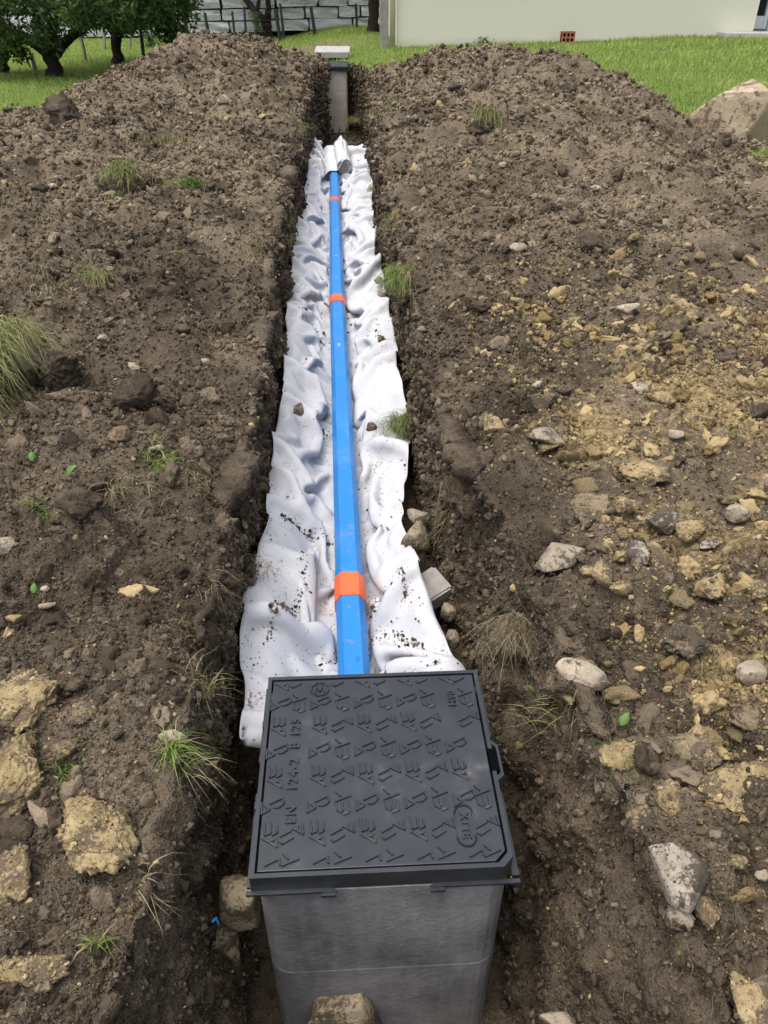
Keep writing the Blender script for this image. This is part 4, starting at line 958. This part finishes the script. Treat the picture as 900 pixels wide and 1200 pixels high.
lawn = link('lawn_grass', blades(np.stack([xx, yy, zz - .01], -1), (.05 + .06 * r.random(n)) * (1 + .5 * pn), .007 + .0006 * yy * r.random(n) + .003, .35 + .5 * r.random(n), .45 + .3 * pn + .2 * perlin(xx, yy, f=.35, seed=73) + r.normal(0, .22, n), 'lawn_grass', M['lawnblade'], 1, 0, 18))
tag(lawn, 'short green lawn grass around the trees and the house', 'grass', kind='stuff')
# ------------------------------------------------------------------ single stones, clay lumps and big clods
KIND = {'s': ('stone', 'limestone', 'stone'), 'p': ('stone_block', 'paleblock', 'stone'), 'm': ('stone', 'mossy', 'stone'), 'c': ('clay_lump', 'clay', 'clay lump'), 'b': ('clay_lump', 'clayb', 'clay lump'), 'd': ('soil_clod', 'darkclod', 'soil clod')}
ITEMS = [  # pixel x, y, width, height in the photo, kind, label
 (30,808,92,78,'c','yellow-brown clay slab at the left edge, topmost of the big clay slabs'), (14,905,92,100,'c','thick clay slab cut by the left edge, beside the broad cracked slab'), (14,1018,70,80,'c','lowest of the big clay slabs along the left edge'),
 (112,960,132,98,'c','broad cracked clay slab lying nearest the left trench lip'), (36,1128,88,38,'c','thin pale clay flake in the bottom left corner'), (103,832,42,34,'b','brownish clay lump just above the broad cracked slab'),
 (76,880,34,26,'b','small clay lump between the left edge slabs and the broad cracked slab'), (202,864,36,18,'s','flat tan stone beside the green tuft at the left lip'), (88,908,24,22,'b','crumb of brown clay touching the top of the broad cracked slab'),
 (6,640,26,24,'s','tan stone cut by the left edge above the clay slabs'), (122,397,15,10,'s','small pale stone below the upper left tuft'), (157,429,17,8,'s','flat pale stone left of the dark root clod'), (240,425,13,10,'s','little white stone near the middle of the left bank'),
 (215,387,20,15,'d','grey-brown clod on the left bank above the little white stone'), (143,512,30,18,'b','reddish clod pair near the bright green weed'), (182,526,22,8,'s','flat pinkish stone beside the bright green weed'), (54,689,12,8,'s','small white stone low on the left bank'),
 (72,440,72,46,'d','big dark clod beside the pale grass sod at the left edge'), (165,468,58,42,'d','dark matted root clod in the middle of the left bank'), (100,588,66,40,'d','dark sod clod with straw on top, left bank'),
 (260,121,18,10,'s','pale flat stone high on the left heap'), (76,138,46,36,'d','large dark clod at the left foot of the heap by the lawn'), (265,220,24,15,'d','clod right of the grassy sod on the left heap'), (91,203,9,8,'s','tiny pale stone on the left heap near the lawn edge'), (61,220,14,7,'s','flat pale stone near the left edge of the heap'),
 (302,64,9,6,'s','pale stone just below the top of the left heap'), (270,52,34,16,'d','pale clod crowning the top of the left heap'), (170,88,26,16,'d','clod on the skyline of the left heap'), (340,72,20,12,'b','brown clod near the far left trench lip'), (88,803,26,16,'d','dark clod beside the topmost left clay slab'), (20,725,22,14,'c','crumb of yellow clay above the left clay slabs'), (55,707,20,9,'s','flat pale stone above the topmost left clay slab'),
 (582,502,38,24,'c','yellow clay lump at the right bank near the upper lip grass'), (641,528,32,11,'c','flat yellow clay flake on the right bank'), (656,652,64,34,'s','pale oblong stone with clay on top, right bank'), (647,626,18,14,'c','small clay ball above the pale oblong stone'),
 (686,668,22,26,'c','clay chip at the right end of the pale oblong stone'), (706,668,30,48,'c','upright clay lump right of the pale oblong stone'), (727,688,28,24,'c','rounded clay lump at the foot of the upright clay lump'), (743,650,34,50,'p','grey tilted stone among the right bank clay lumps'),
 (770,650,30,52,'c','tall yellow clay lump right of the grey tilted stone'), (778,614,46,26,'p','flat grey stone above the tall yellow clay lump'), (807,622,32,34,'c','clay lump right of the flat grey stone'), (755,546,58,58,'c','big yellow clay mound in the middle of the right bank'), (690,585,52,56,'b','big brown clay mound left of the big yellow one'),
 (728,594,34,26,'c','clay lump between the two big mounds'), (832,692,40,38,'c','pale clay lump right of centre on the right bank'), (888,688,34,34,'c','clay lump at the right edge, middle height'), (830,640,30,9,'p','thin flat grey stone edge-on at the right'), (862,602,34,22,'s','smooth pale stone near the right edge'),
 (680,795,60,36,'s','big rounded pale stone beside the right trench lip'), (655,826,50,40,'c','yellow clay lump right under the big rounded pale stone'), (694,842,44,44,'b','brown clay lump beside the yellow one by the trench lip'), (728,882,54,42,'c','flat yellow clay disc next to the fallen green leaf'),
 (852,925,140,70,'c','largest yellow clay slab at the right edge'), (820,880,70,42,'b','crumbly clay lump on top of the largest clay slab'), (788,930,46,44,'c','clay lump at the left end of the largest slab'), (750,952,48,42,'b','brown clay lump by the dark grass blades'), (790,1018,66,84,'p','pale weathered stone block near the bottom right'),
 (824,1054,46,58,'c','yellow clay patch leaning on the pale weathered block'), (788,1080,38,30,'s','grey brown stone below the pale weathered block'), (892,1024,20,14,'s','small pale stone at the right edge near the bottom'), (880,1168,62,74,'c','clay slab in the bottom right corner'), (655,1196,46,24,'s','pale stone cut by the bottom edge right of the chamber'),
 (862,1008,24,26,'c','tan clay chip right of the pale weathered block'), (813,858,30,18,'c','yellow clay chip above the largest slab'), (738,365,32,17,'s','long tan stone on the upper right bank'), (803,358,42,30,'c','rounded yellowish lump on the upper right bank'), (751,454,24,10,'s','flat white stone in the middle of the right bank'),
 (793,507,20,12,'s','pale egg-shaped stone on the right bank'), (631,451,15,14,'s','pinkish pebble above the brown clay lump'), (639,512,40,18,'s','flat tan stone above the yellow flake'), (631,474,40,42,'b','brown clay lump on the inner right bank'), (775,476,38,20,'c','flat clay lump left of the right edge'), (892,484,28,24,'d','dark clod at the right edge'),
 (477,142,8,7,'s','first of two white pebbles by the far right lip'), (486,143,9,7,'s','second of two white pebbles by the far right lip'), (451,185,14,10,'s','white stone on the right lip beside the roll'), (535,103,20,14,'d','grey clod high on the right heap'), (697,221,13,5,'s','sliver of pale stone on the right heap'), (607,291,22,13,'s','pale stone on the right bank above the tan ones'),
 (590,190,10,7,'s','little white stone below the right heap tuft'), (777,202,22,13,'d','grey clod near the boulder'), (690,290,30,26,'d','round clod in the middle of the right heap'), (640,215,24,14,'d','brown clod below the top of the right heap'), (870,300,26,16,'d','clod near the right edge of the heap'), (560,360,30,18,'d','clod on the inner right bank'), (845,418,22,14,'b','brown lump right of the flat white stone'),
 (720,740,22,16,'d','dark clod below the clay lumps, right bank'), (800,740,56,48,'b','crumbly brown clay mound above the black hollow at the right'), (880,790,40,30,'s','pinkish pale stone by the right edge'), (875,840,50,34,'b','knobbly brown lump at the right edge'), (762,900,26,22,'d','dark clod right of the flat clay disc'),
 (560,105,24,12,'d','clod near the skyline of the right heap'), (600,80,26,14,'d','clod on the skyline of the right heap'), (665,105,22,12,'d','clod on the right slope of the right heap'),
]
CRUMB = []
def place_rock(px_, py_, w, h, kind, label, seed, sink=.30, z=None, flat=None, group=None):
    nm, mt, cat = KIND[kind]
    p = on_ground(px_, py_ + h * .18) if z is None else np.array(list(atz(px_, py_, z)))
    s = px_m(p); wx = w * s / 2
    if z is None: hs_ = [height(p[0] + a * wx * .7, p[1] + b * wx * .7) for a, b in ((1, 0), (-1, 0), (0, 1), (0, -1))]; p[2] = .45 * p[2] + .55 * max(float(np.mean(hs_)), p[2] - .01)
    el = abs((p[2] - CAM_H)) / np.linalg.norm(p - np.array([0, 0, CAM_H]))
    hz_ = h * s / 2                                  # seen height: mix of depth and height
    if kind in 'cb' and w > 40: dep = min(hz_ / max(el, .3) * .95, wx * 1.5); hgt = min(wx, dep) * .40
    else: sink = .20 if w > 24 else sink; hgt = min(hz_ * 1.0, wx * .8); dep = max(hz_ * .9, min(wx * .8, hz_ / max(el, .35) * .8))
    sub = 5 if w > 70 else 4 if w > 26 else 3
    if kind in 'cbd': V_, F_ = rock_shape(seed, sub, .6, .50 if w > 40 else .36, .07, .28 if kind != 'd' else .34, (.45, .85))
    else: V_, F_ = rock_shape(seed, sub, .75 if kind == 's' else .95, .20, .03)
    V_ = V_ * np.array([wx, dep, hgt]) * 1.06
    me_ = mesh_np(nm, V_, F_, M[mt], True)
    if 'big rounded pale stone beside' in label: sink = .02; p[2] += .012
    o = link(nm, me_, (p[0], p[1], p[2] + hgt * (1 - 2 * sink)))
    rr = np.random.default_rng(seed); o.rotation_euler = (rr.normal(0, .12), rr.normal(0, .12), rr.normal(0, .25))
    if kind in 'cbp' and w > 30:
        q = V_[rr.integers(0, len(V_), int(w * w / 22))]; q = q[q[:, 2] > .1 * hgt]; q = q @ np.array(o.rotation_euler.to_matrix()).T + np.array(o.location); CRUMB.append((q, s, kind))
    return tag(o, label, cat, group or {'stone': 'stones lying on the spoil', 'stone_block': 'stones lying on the spoil', 'clay_lump': 'clay lumps lying on the spoil', 'soil_clod': 'big soil clods on the spoil'}[nm])
for k, (a, b, w, h, kd, lab) in enumerate(ITEMS): place_rock(a, b, w, h, kd, lab, 1000 + k)
cq = np.concatenate([q for q, _, _ in CRUMB]); cs_ = np.concatenate([np.full(len(q), s_) for q, s_, _ in CRUMB]); ck_ = np.concatenate([np.full(len(q), .75 if kd != 'p' else 0.) for q, _, kd in CRUMB]); r = np.random.default_rng(52); nq = len(cq)
o = scatter('clay_grit', cq, r.uniform(0, 6.28, (nq, 3)), (cs_ * (1.0 + .8 * r.pareto(2.2, nq).clip(0, 5)))[:, None] * r.uniform(.8, 1.3, (nq, 3)), clod_shapes, r.integers(0, len(clod_shapes), nq), {'tone': r.uniform(.1, .8, nq), 'clay': ck_ * (r.random(nq) < .6)}); tag(o, 'crumbs of soil and clay sticking to the clay slabs', 'soil', kind='stuff')
# stones down in the trench
TR = [(284,1058,56,88,'m','-.30','squared brown stone wedged between the left wall and the chamber'), (262,1126,46,90,'m','-.55','narrow mossy stone below the squared one, left of the chamber'), (402,1188,92,70,'m','-.62','mossy stone lying in front of the concrete chamber'),
      (489,636,40,62,'m','-.30','tall tan stone behind the grey paving block in the trench'), (490,606,32,17,'s','-.26','pale stone capping the tall tan stone'), (524,718,24,26,'s','-.36','tan stone below the grey paving block'), (532,748,20,30,'s','-.38','brown stone at the right corner of the fabric'),
      (335,566,24,16,'s','-.30','pale stone peeking from under the left fabric edge'), (444,329,12,10,'s','-.24','rounded pale stone at the right fabric edge, upper of two'), (448,344,12,10,'s','-.26','tan stone at the right fabric edge, lower of two'), (350,480,14,18,'s','-.2','reddish stone at the left fabric edge')]
for k, (a, b, w, h, kd, z, lab) in enumerate(TR):
    nm, mt, cat = KIND[kd]; p = atz(a, b, float(z)); s = px_m(p)
    V_, F_ = rock_shape(2000 + k, 4, .9, .26, .09, .06)
    if k < 3: V_ = np.sign(V_) * np.abs(V_) ** .72; V_ /= np.abs(V_).max(0)
    V_ = V_ * np.array([w * s / 2, w * s / 2 * .8, {0: .085, 1: .16, 2: .12}.get(k, min(h * s / 2 * 1.1, w * s * .7))])
    o = link(nm, mesh_np(nm, V_, F_, M[mt], True), tuple(p)); tag(o, lab, cat, 'stones in the trench')
p = atz(503, 692, -.33); s = .052
bm = bmesh.new(); bmesh.ops.create_cube(bm, size=1); bmesh.ops.bevel(bm, geom=bm.edges[:], offset=.07, segments=2, affect='EDGES')
me = bpy.data.meshes.new('paving_block'); bm.to_mesh(me); bm.free(); me.materials.append(M['step'] if False else mat_concrete('block_concrete', (.20, .19, .17), (.36, .35, .31)))
o = link('paving_block', me, tuple(p)); o.scale = (.125, .115, .075); o.rotation_euler = (R(12), R(-14), R(28)); tag(o, 'grey concrete paving block at the right side of the fabric', 'paving block')
m = MB(); p = atz(249, 1080, -.2); m.tube([p, p + np.array([.008, .004, .006]), p + np.array([.012, .0, -.010])], [.003, .0035, .002], 6); o = m.build('plastic_scrap', M['pipe'], None, tuple(p)); tag(o, 'tiny bright blue plastic scrap left of the squared stone', 'plastic scrap')
# boulder
p = np.array([4.03, 8.45, height(3.9, 8.4)])
V_, F_ = rock_shape(777, 5, .95, .18, .02); V_ = V_ * np.array([.58, .48, .54]); V_[:, 2] *= np.where(V_[:, 2] > 0, 1, .5)
o = link('boulder', mesh_np('boulder', V_, F_, M['boulder'], True), (p[0] + .1, p[1] + .25, p[2] - .03)); o.rotation_euler = (R(4), R(10), R(15)); tag(o, 'big tan limestone boulder with a broken face at the right edge', 'boulder')
# concrete slab behind the far cover
bm = bmesh.new(); bmesh.ops.create_cube(bm, size=1); bmesh.ops.bevel(bm, geom=bm.edges[:], offset=.04, segments=2, affect='EDGES'); me = bpy.data.meshes.new('concrete_slab'); bm.to_mesh(me); bm.free(); me.materials.append(mat_concrete('slab_concrete', (.32, .30, .28), (.46, .43, .40)))
o = link('concrete_slab', me, (-.14, 16.15, .31)); o.scale = (.62, .72, .09); o.rotation_euler = (R(4), 0, R(-2)); tag(o, 'pale concrete slab lying behind the distant cover', 'slab')
r = np.random.default_rng(9); cl_m = []
for k in range(8):
    V_, F_ = crumb_shape(640 + k, 3, 60, .14, .45); cl_m.append(mesh_np('clay_crumb', V_ * np.array([1, .9, .6]), F_, M['clay' if k < 5 else 'clayb'], k % 2 == 0))
cnt = 0
while cnt < 150:
    j = int(r.integers(jA, jB)); i = int(r.integers(0, NX))
    if soil[j, i] < .6 or WD[j, i] > .02 or X[j, i] < .55 or X[j, i] > visw[j] + .6 or not 1.0 < YS[j] < 4.6 or clay[j, i] < .22 * r.random(): continue
    d_ = float((np.array([X[j, i], Yd[j, i], Z[j, i]]) - np.array([0, 0, CAM_H])) @ fw); s = min(max((6 + 6 * r.pareto(2.4)) * d_ / 900, .010), .05)
    o = link('clay_crumb', cl_m[cnt % 8], (X[j, i], Yd[j, i], Z[j, i] + s * .25)); o.scale = (s, s, s); o.rotation_euler = (r.normal(0, .3), r.normal(0, .3), r.uniform(0, 6))
    zn = 'beside the big clay slabs' if YS[j] < 1.7 else 'around the clay mounds' if YS[j] < 2.7 else 'above the clay mounds'
    tag(o, 'small crumbly tan clay piece strewn on the right bank ' + zn, 'clay lump', 'small clay pieces on the right bank ' + zn); cnt += 1
# loose pebbles, told apart from the rest only by place
r = np.random.default_rng(8); peb = []
for k in range(6):
    V_, F_ = rock_shape(500 + k, 2, .6, .22, .03); peb.append(mesh_np('pebble', V_ * np.array([1, .8, .6]), F_, M['limestone'], True))
cnt = 0
while cnt < 150:
    j = int(r.integers(jA, jB)); i = int(r.integers(0, NX))
    if soil[j, i] < .6 or WD[j, i] > .02 or abs(X[j, i]) > .1 + visw[j] + .5: continue
    if X[j, i] < 0 and r.random() < .5: continue
    d_ = float((np.array([X[j, i], Yd[j, i], Z[j, i]]) - np.array([0, 0, CAM_H])) @ fw); s = min(max(r.uniform(1.6, 4.2) * d_ / 768, .006), .03)
    o = link('pebble', peb[cnt % 6], (X[j, i], Yd[j, i], Z[j, i] + s * .35)); o.scale = (s, s, s); o.rotation_euler = (r.normal(0, .3), r.normal(0, .3), r.uniform(0, 6))
    side = 'left' if X[j, i] < 0 else 'right'; zn = 'near the bottom of the picture' if YS[j] < 1.5 else 'in the middle distance' if YS[j] < 4 else 'up on the heap' if YS[j] < 8 else 'at the far top of the heap'
    tag(o, 'tiny pale pebble on the %s bank %s' % (side, zn), 'pebble', 'tiny pebbles on the %s bank %s' % (side, zn)); cnt += 1

# ------------------------------------------------------------------ grass tufts, sods, straw, roots, leaves
def tuft(px_, py_, rad, n, L, W, mat, label, seed, lean=.6, droop=.2, sod=0.0, tint=(.5, .25), dirs=None, z=None, straw=0, name='grass_tuft', flat=1.0):
    p = on_ground(px_, py_) if z is None else np.array(list(atz(px_, py_, z)))
    r = np.random.default_rng(seed); t = thing(name, label, 'grass tuft', tuple(p), 'grass tufts on the spoil')
    def grow(k, mt, nm, sd_, Lf=1.0):
        cl = r.normal(0, .42, (14, 2)); q = (cl[r.integers(0, 14, k)] + r.normal(0, .16, (k, 2))) * rad; P = np.stack([q[:, 0], q[:, 1] * flat, 0 * q[:, 0]], -1)
        if sod: P[:, 2] = sod * np.sqrt(np.clip(1 - (q ** 2).sum(1) / (rad * 1.05) ** 2, 0, 1)) * .9
        else:
            P[:, 2] = [max(min(height(p[0] + a, p[1] + b) - p[2], .06), -.06) - .005 for a, b, _ in P]
        az = None if dirs is None else r.normal(R(dirs), .7, k)
        me_ = blades(P, L * Lf * r.uniform(.2, 1.3, k), W * r.uniform(.6, 1.2, k), np.clip(lean + r.normal(0, .38, k), .05, 1.25), r.normal(tint[0], tint[1], k), nm, mt, 4, droop, sd_, az)
        link(nm, me_, (0, 0, 0), t)['kind'] = 'stuff'
    grow(n, mat, 'blades', seed + 1)
    if straw: grow(straw, M['straw'], 'dry_blades', seed + 2, 1.1)
    if sod:
        V_, F_ = rock_shape(seed, 4, .2, .3, .08, .35); V_ = V_ * np.array([rad * 1.1, rad * 1.1 * flat, sod]); link('sod', mesh_np('sod', V_, F_, M['darkclod'], True), (0, 0, 0), t)
    return t
B, H_, S_ = M['blade'], M['hay'], M['straw']
tuft(-8,440,.18,1700,.17,.0038,H_,'big pale grass sod hanging at the left edge',3001,.95,.75,.16,(.5,.3),-70,straw=250,flat=1.6)
tuft(150,222,.20,520,.11,.006,H_,'yellow-green grassy sod in the middle of the left heap',3002,.9,.4,.14,(.45,.3),-60,straw=120)
tuft(192,163,.24,260,.11,.007,H_,'thin pale grass patch high on the left heap',3003,.9,.3,0,(.3,.3),-90,straw=120)
tuft(222,226,.14,200,.09,.006,B,'small dark green tuft right of the grassy sod',3004,.9,.3,.07,(.25,.2),-90,straw=60)
tuft(118,334,.10,240,.12,.004,H_,'drooping tuft alone on the left bank',3005,1.0,.6,.05,(.4,.3),-80,straw=60)
tuft(190,541,.07,150,.05,.0045,B,'bright green weed on the left bank',3006,.9,.3,0,(.75,.2),straw=20)
tuft(150,578,.09,60,.12,.0025,S_,'patch of dry straw on the dark sod clod',3007,1.1,.5,0,(.6,.3))
tuft(46,597,.04,60,.05,.004,B,'small green sprout near the left edge',3008,.9,.4,0,(.6,.2))
tuft(570,150,.16,420,.15,.006,H_,'round grassy tuft on the right heap',3009,.9,.6,.12,(.3,.3),-100,straw=120)
tuft(470,390,.10,380,.13,.004,B,'green grass hanging over the right trench lip',3010,.8,.7,.06,(.6,.25),-120,straw=120,flat=1.8)
tuft(478,505,.10,340,.12,.0032,B,'grass clump on the right lip below the hanging grass',3011,.9,.6,.06,(.45,.25),-130,straw=160,flat=1.3)
tuft(462,262,.10,200,.10,.005,H_,'pale grass on the right lip near the second coupling',3012,.9,.5,0,(.4,.3),-140,straw=60,flat=1.6)
tuft(456,128,.22,240,.12,.007,H_,'grass on the far right trench lip',3013,.9,.5,0,(.45,.3),-140,straw=60,flat=1.8)
tuft(214,893,.035,130,.095,.003,B,'green tuft with long blades at the left trench lip',3014,.8,.5,0,(.7,.25),straw=60)
tuft(234,808,.03,20,.09,.003,B,'sparse tuft with dry blades higher on the left trench lip',3015,.7,.3,0,(.6,.2),straw=80)
tuft(165,1035,.03,26,.075,.0025,S_,'pale dry straw tuft below the broad clay slab',3016,1.1,.4,0,(.8,.2),-20)
tuft(115,1106,.02,30,.04,.0035,B,'little green sprout near the bottom left',3017,.8,.3,0,(.6,.2),straw=14)
tuft(603,752,.08,60,.10,.0015,S_,'dead grass clump on the right trench lip',3018,1.1,.6,.07,(.35,.3),-110,straw=160)
tuft(650,852,.05,26,.10,.0035,H_,'few dry blades under the yellow clay lump',3019,1.0,.4,0,(.5,.3),160,straw=12)
tuft(712,935,.03,22,.08,.0045,B,'dark grass blades beside the brown clay lump',3020,.8,.3,0,(.1,.15))
tuft(75,905,.03,36,.06,.004,B,'green sprout between the clay slabs at the left',3021,.8,.3,0,(.35,.2))
tuft(345,165,.16,120,.10,.006,H_,'sparse grass on the far left trench lip',3022,.9,.5,0,(.4,.3),-40,straw=70,flat=1.6)
tuft(895,182,.16,300,.10,.007,M['lawnblade'],'bright grass patch at the foot of the boulder',3023,.6,.2,0,(.6,.25))
tuft(545,545,.07,40,.10,.0018,S_,'dry root tuft on the right lip above the paving block',3024,1.1,.7,.05,(.3,.3),-110,straw=120)
tuft(250,690,.05,20,.08,.002,S_,'dry straw on the left trench lip beside the fabric',3025,1.1,.6,0,(.4,.3),-40,straw=30)
for k, (a, b, rad_, n_, L_, mt_, dr_, lab) in enumerate(((345,205,.13,110,.10,H_,-40,'straggly grass on the left lip beside the first coupling from the far end'),(338,318,.09,90,.09,H_,-40,'pale grass hanging into the trench near the middle coupling, left side'),(322,418,.06,70,.08,S_,-50,'dry straw fringe on the left lip at mid length'),
   (300,610,.05,60,.08,S_,-40,'dry straw fringe on the left lip beside the big fold'),(440,215,.10,120,.10,H_,-140,'pale grass fringe on the right lip beside the roll'),(520,620,.06,70,.09,S_,-130,'dry grass fringe on the right lip above the stones'),(60,330,.10,60,.09,S_,-80,'thin dry straw on the upper left bank'),(232,560,.06,50,.07,S_,-60,'thin dry straw right of the bright green weed'),
   (290,150,.16,120,.10,H_,-60,'thin grass patch near the far left lip'),(300,285,.10,70,.08,S_,-60,'straw patch on the left bank by the lip'),(185,745,.05,26,.07,S_,-60,'single dry stalks on the bare soil above the left tuft'),(700,820,.05,24,.08,S_,-100,'dry stalks right of the big rounded pale stone'),(590,930,.05,34,.08,S_,-150,'dry roots hanging beside the cover on the right'),
   (420,100,.25,420,.12,H_,-150,'green turf edge hanging over the trench by the far chamber'),(840,770,.06,40,.07,S_,-90,'dark rooty tuft in the hollow at the right edge'),(690,140,.16,80,.09,S_,-90,'dry grass on the right slope of the right heap'))):
    tuft(a, b, rad_, n_, L_, .0022 + .0006 * (b < 350) * 5, mt_, lab, 3100 + k, 1.0, .6, 0, (.4, .3), dr_, straw=n_ // 2, flat=1.5)
def ribbon_mesh(name, starts, norms, L, W, mat, seed, hug=.7):
    r = np.random.default_rng(seed); n = len(starts); seg = 6; p = starts.copy(); d = r.normal(size=(n, 3)); d -= norms * (d * norms).sum(1, keepdims=True) * hug; d /= np.linalg.norm(d, axis=1)[:, None]
    s = np.cross(d, norms + r.normal(0, .3, (n, 3))); s /= np.linalg.norm(s, axis=1)[:, None] + 1e-9; cols = []
    for k in range(seg + 1):
        w = (W * (1 - .7 * k / seg) * .5)[:, None]; cols += [p - s * w, p + s * w]
        d = d + r.normal(0, .35, (n, 3)) + np.array([0, 0, -.06]); d /= np.linalg.norm(d, axis=1)[:, None]; p = p + d * (L / seg)[:, None]
    V_ = np.stack(cols, 1).reshape(-1, 3); base = np.arange(n)[:, None] * (2 * seg + 2); Fq = np.concatenate([base + np.array([[2*k, 2*k+1, 2*k+3, 2*k+2]]) for k in range(seg)])
    me_ = mesh_np(name, V_, Fq, mat); attr(me_, 'tint', np.repeat(r.random(n) ** 1.3, 2 * seg + 2)); return me_
def pick(n, cond, seed):
    r = np.random.default_rng(seed); j = r.integers(jA, jB, n); i = r.integers(0, NX, n); k = cond(j, i, r); return j[k], i[k]
j, i = pick(14000, lambda j, i, r: ((WD[j, i] > .01) & (np.abs(i - (iF + NFL / 2)) > NFL / 2) & (YS[j] < 11)) & (r.random(len(j)) < .75), 31)
j2, i2 = pick(9000, lambda j, i, r: (WD[j, i] < .01) & (soil[j, i] > .6) & (r.random(len(j)) < np.where((np.abs(X[j, i]) < .75), .55, .10)), 32)
j, i = np.concatenate([j, j2]), np.concatenate([i, i2]); st = np.stack([X[j, i], Yd[j, i], Z[j, i]], -1) + NG[j, i] * .004; r = np.random.default_rng(33); n = len(j)
ds = np.maximum((st - np.array([0, 0, CAM_H])) @ fw, .6)
o = link('dry_roots', ribbon_mesh('dry_roots', st, NG[j, i], r.uniform(.02, .09, n) * (.7 + .25 * ds), (.0006 + .00028 * ds) * r.uniform(.7, 1.5, n), M['root'], 34)); tag(o, 'fine dry roots and straw sticking out of the soil', 'roots', kind='stuff')
# fallen green leaves
M['leafone'] = mat_plain('fresh_leaf', (.085, .17, .03), .55, .25, 60, .2)
def leaf(px_, py_, w, rot, label, zoff=.02):
    p = on_ground(px_, py_); s = px_m(p) * w / 2; V_ = []; 
    for k in range(9):
        f = k / 8; hw = math.sin(math.pi * min(1, f ** .8)) * .55 * s; cz = .25 * s * math.sin(f * 3)
        V_ += [(-hw, (f - .5) * 2 * s, cz + .2 * hw), (0, (f - .5) * 2 * s, cz), (hw, (f - .5) * 2 * s, cz + .2 * hw)]
    F_ = [(3*k + a, 3*k + a + 1, 3*k + a + 4, 3*k + a + 3) for k in range(8) for a in (0, 1)]
    o = link('leaf', mesh_np('leaf', V_, F_, M['leafone'], True), (p[0], p[1], p[2] + zoff)); o.rotation_euler = (R(35), R(10), R(rot)); so_ = o.modifiers.new('thick', 'SOLIDIFY'); so_.thickness = .0006; tag(o, label, 'leaf', 'fallen green leaves')
leaf(730,849,20,-40,'green leaf lying above the flat yellow clay disc'); leaf(622,812,14,70,'small green leaf left of the yellow clay lump'); leaf(39,541,14,20,'pale green leaf near the left edge'); leaf(86,558,18,-60,'bright green leaf left of the bright green weed')
leaf(660,540,11,40,'green leaf on the flat yellow clay flake'); leaf(768,526,16,80,'green leaf on top of the big yellow clay mound'); leaf(42,696,14,10,'green leaf low on the left bank'); leaf(288,528,16,0,'green leaf at the left lip beside the fabric'); leaf(215,893,10,30,'pale leaf on the green tuft at the left lip')
# crumbs of soil on the fabric
r = np.random.default_rng(44); flatP = CP.reshape(-1, 3); hz_ = hollow.ravel()
wgt = .12 + 1.2 * hz_ + 1.5 * np.exp(-((flatP[:, 1] - 1.85) / .4) ** 2); wgt *= 1 / (1 + .25 * flatP[:, 1]); wgt *= np.clip(perlin(flatP[:, 0], flatP[:, 1], f=4, seed=71) + .15, 0, 1); wgt /= wgt.sum()
k = r.choice(len(flatP), 1500, p=wgt); P = flatP[k] + np.stack([r.normal(0, .008, 1500), r.normal(0, .012, 1500), 0 * r.random(1500) + .003], -1); ds = np.maximum((P - np.array([0, 0, CAM_H])) @ fw, .5)
sc_ = (r.pareto(2.4, 1500) + 1) * .0011 * (.6 + .35 * ds); sc_ = np.minimum(sc_, .013)
o = scatter('soil_crumbs', P, r.uniform(0, 6.28, (1500, 3)), sc_[:, None] * r.uniform(.8, 1.3, (1500, 3)), clod_shapes, r.integers(0, len(clod_shapes), 1500), {'tone': r.uniform(0, .5, 1500), 'clay': np.zeros(1500)}); tag(o, 'dark soil crumbs fallen on the white fabric', 'soil', kind='stuff')
LINES = [[(358,655),(358,700),(345,725),(322,740)],[(432,748),(460,742),(480,760),(498,777)],[(436,708),(470,703),(476,722)],[(372,772),(396,760)],[(330,624),(392,620)],[(318,780),(325,760),(340,750)],[(440,400),(452,425)],[(372,505),(385,500)],[(355,385),(380,392)]]
LP = []
for ln in LINES:
    for a, b in zip(ln[:-1], ln[1:]):
        for f in r.random(int(3.2 * math.hypot(a[0] - b[0], a[1] - b[1]))):
            q = atz(a[0] + (b[0] - a[0]) * f + r.normal(0, 2.2), a[1] + (b[1] - a[1]) * f + r.normal(0, 2.0), -.34); d = (flatP[:, 0] - q[0]) ** 2 + (flatP[:, 1] - q[1]) ** 2; q[2] = flatP[int(np.argmin(d)), 2]; LP.append(q)
LP = np.array(LP); nL = len(LP); o = scatter('soil_streaks', LP, r.uniform(0, 6.28, (nL, 3)), ((r.pareto(2.2, nL) + 1) * .0018).clip(0, .010)[:, None] * r.uniform(.8, 1.3, (nL, 3)) * (1 + .25 * (LP[:, 1:2] - 1.5)), clod_shapes, r.integers(0, len(clod_shapes), nL), {'tone': r.uniform(0, .4, nL), 'clay': np.zeros(nL)}); tag(o, 'streaks of dark soil caught in the folds of the fabric', 'soil', kind='stuff')
def fabric_z(x, y): d = (flatP[:, 0] - x) ** 2 + (flatP[:, 1] - y) ** 2; q = np.argsort(d)[:4]; return float(flatP[q, 2].max())
for k, (a, b, w, lab) in enumerate(((435,500,14,'brown clod on the fabric right of the pipe'),(427,208,9,'small dark clod on the fabric near the roll'),(447,398,10,'flat dark clod on the fabric by the hanging grass'))):
    q = atz(a, b, -.36); z = fabric_z(q[0], q[1]); q = atz(a, b, z + .01); s = px_m(q) * w / 2; V_, F_ = rock_shape(2500 + k, 3, .6, .3, .1); o = link('soil_clod', mesh_np('soil_clod', V_ * s, F_, M['clayb'], True), tuple(q)); tag(o, lab, 'soil clod', 'clods on the fabric')
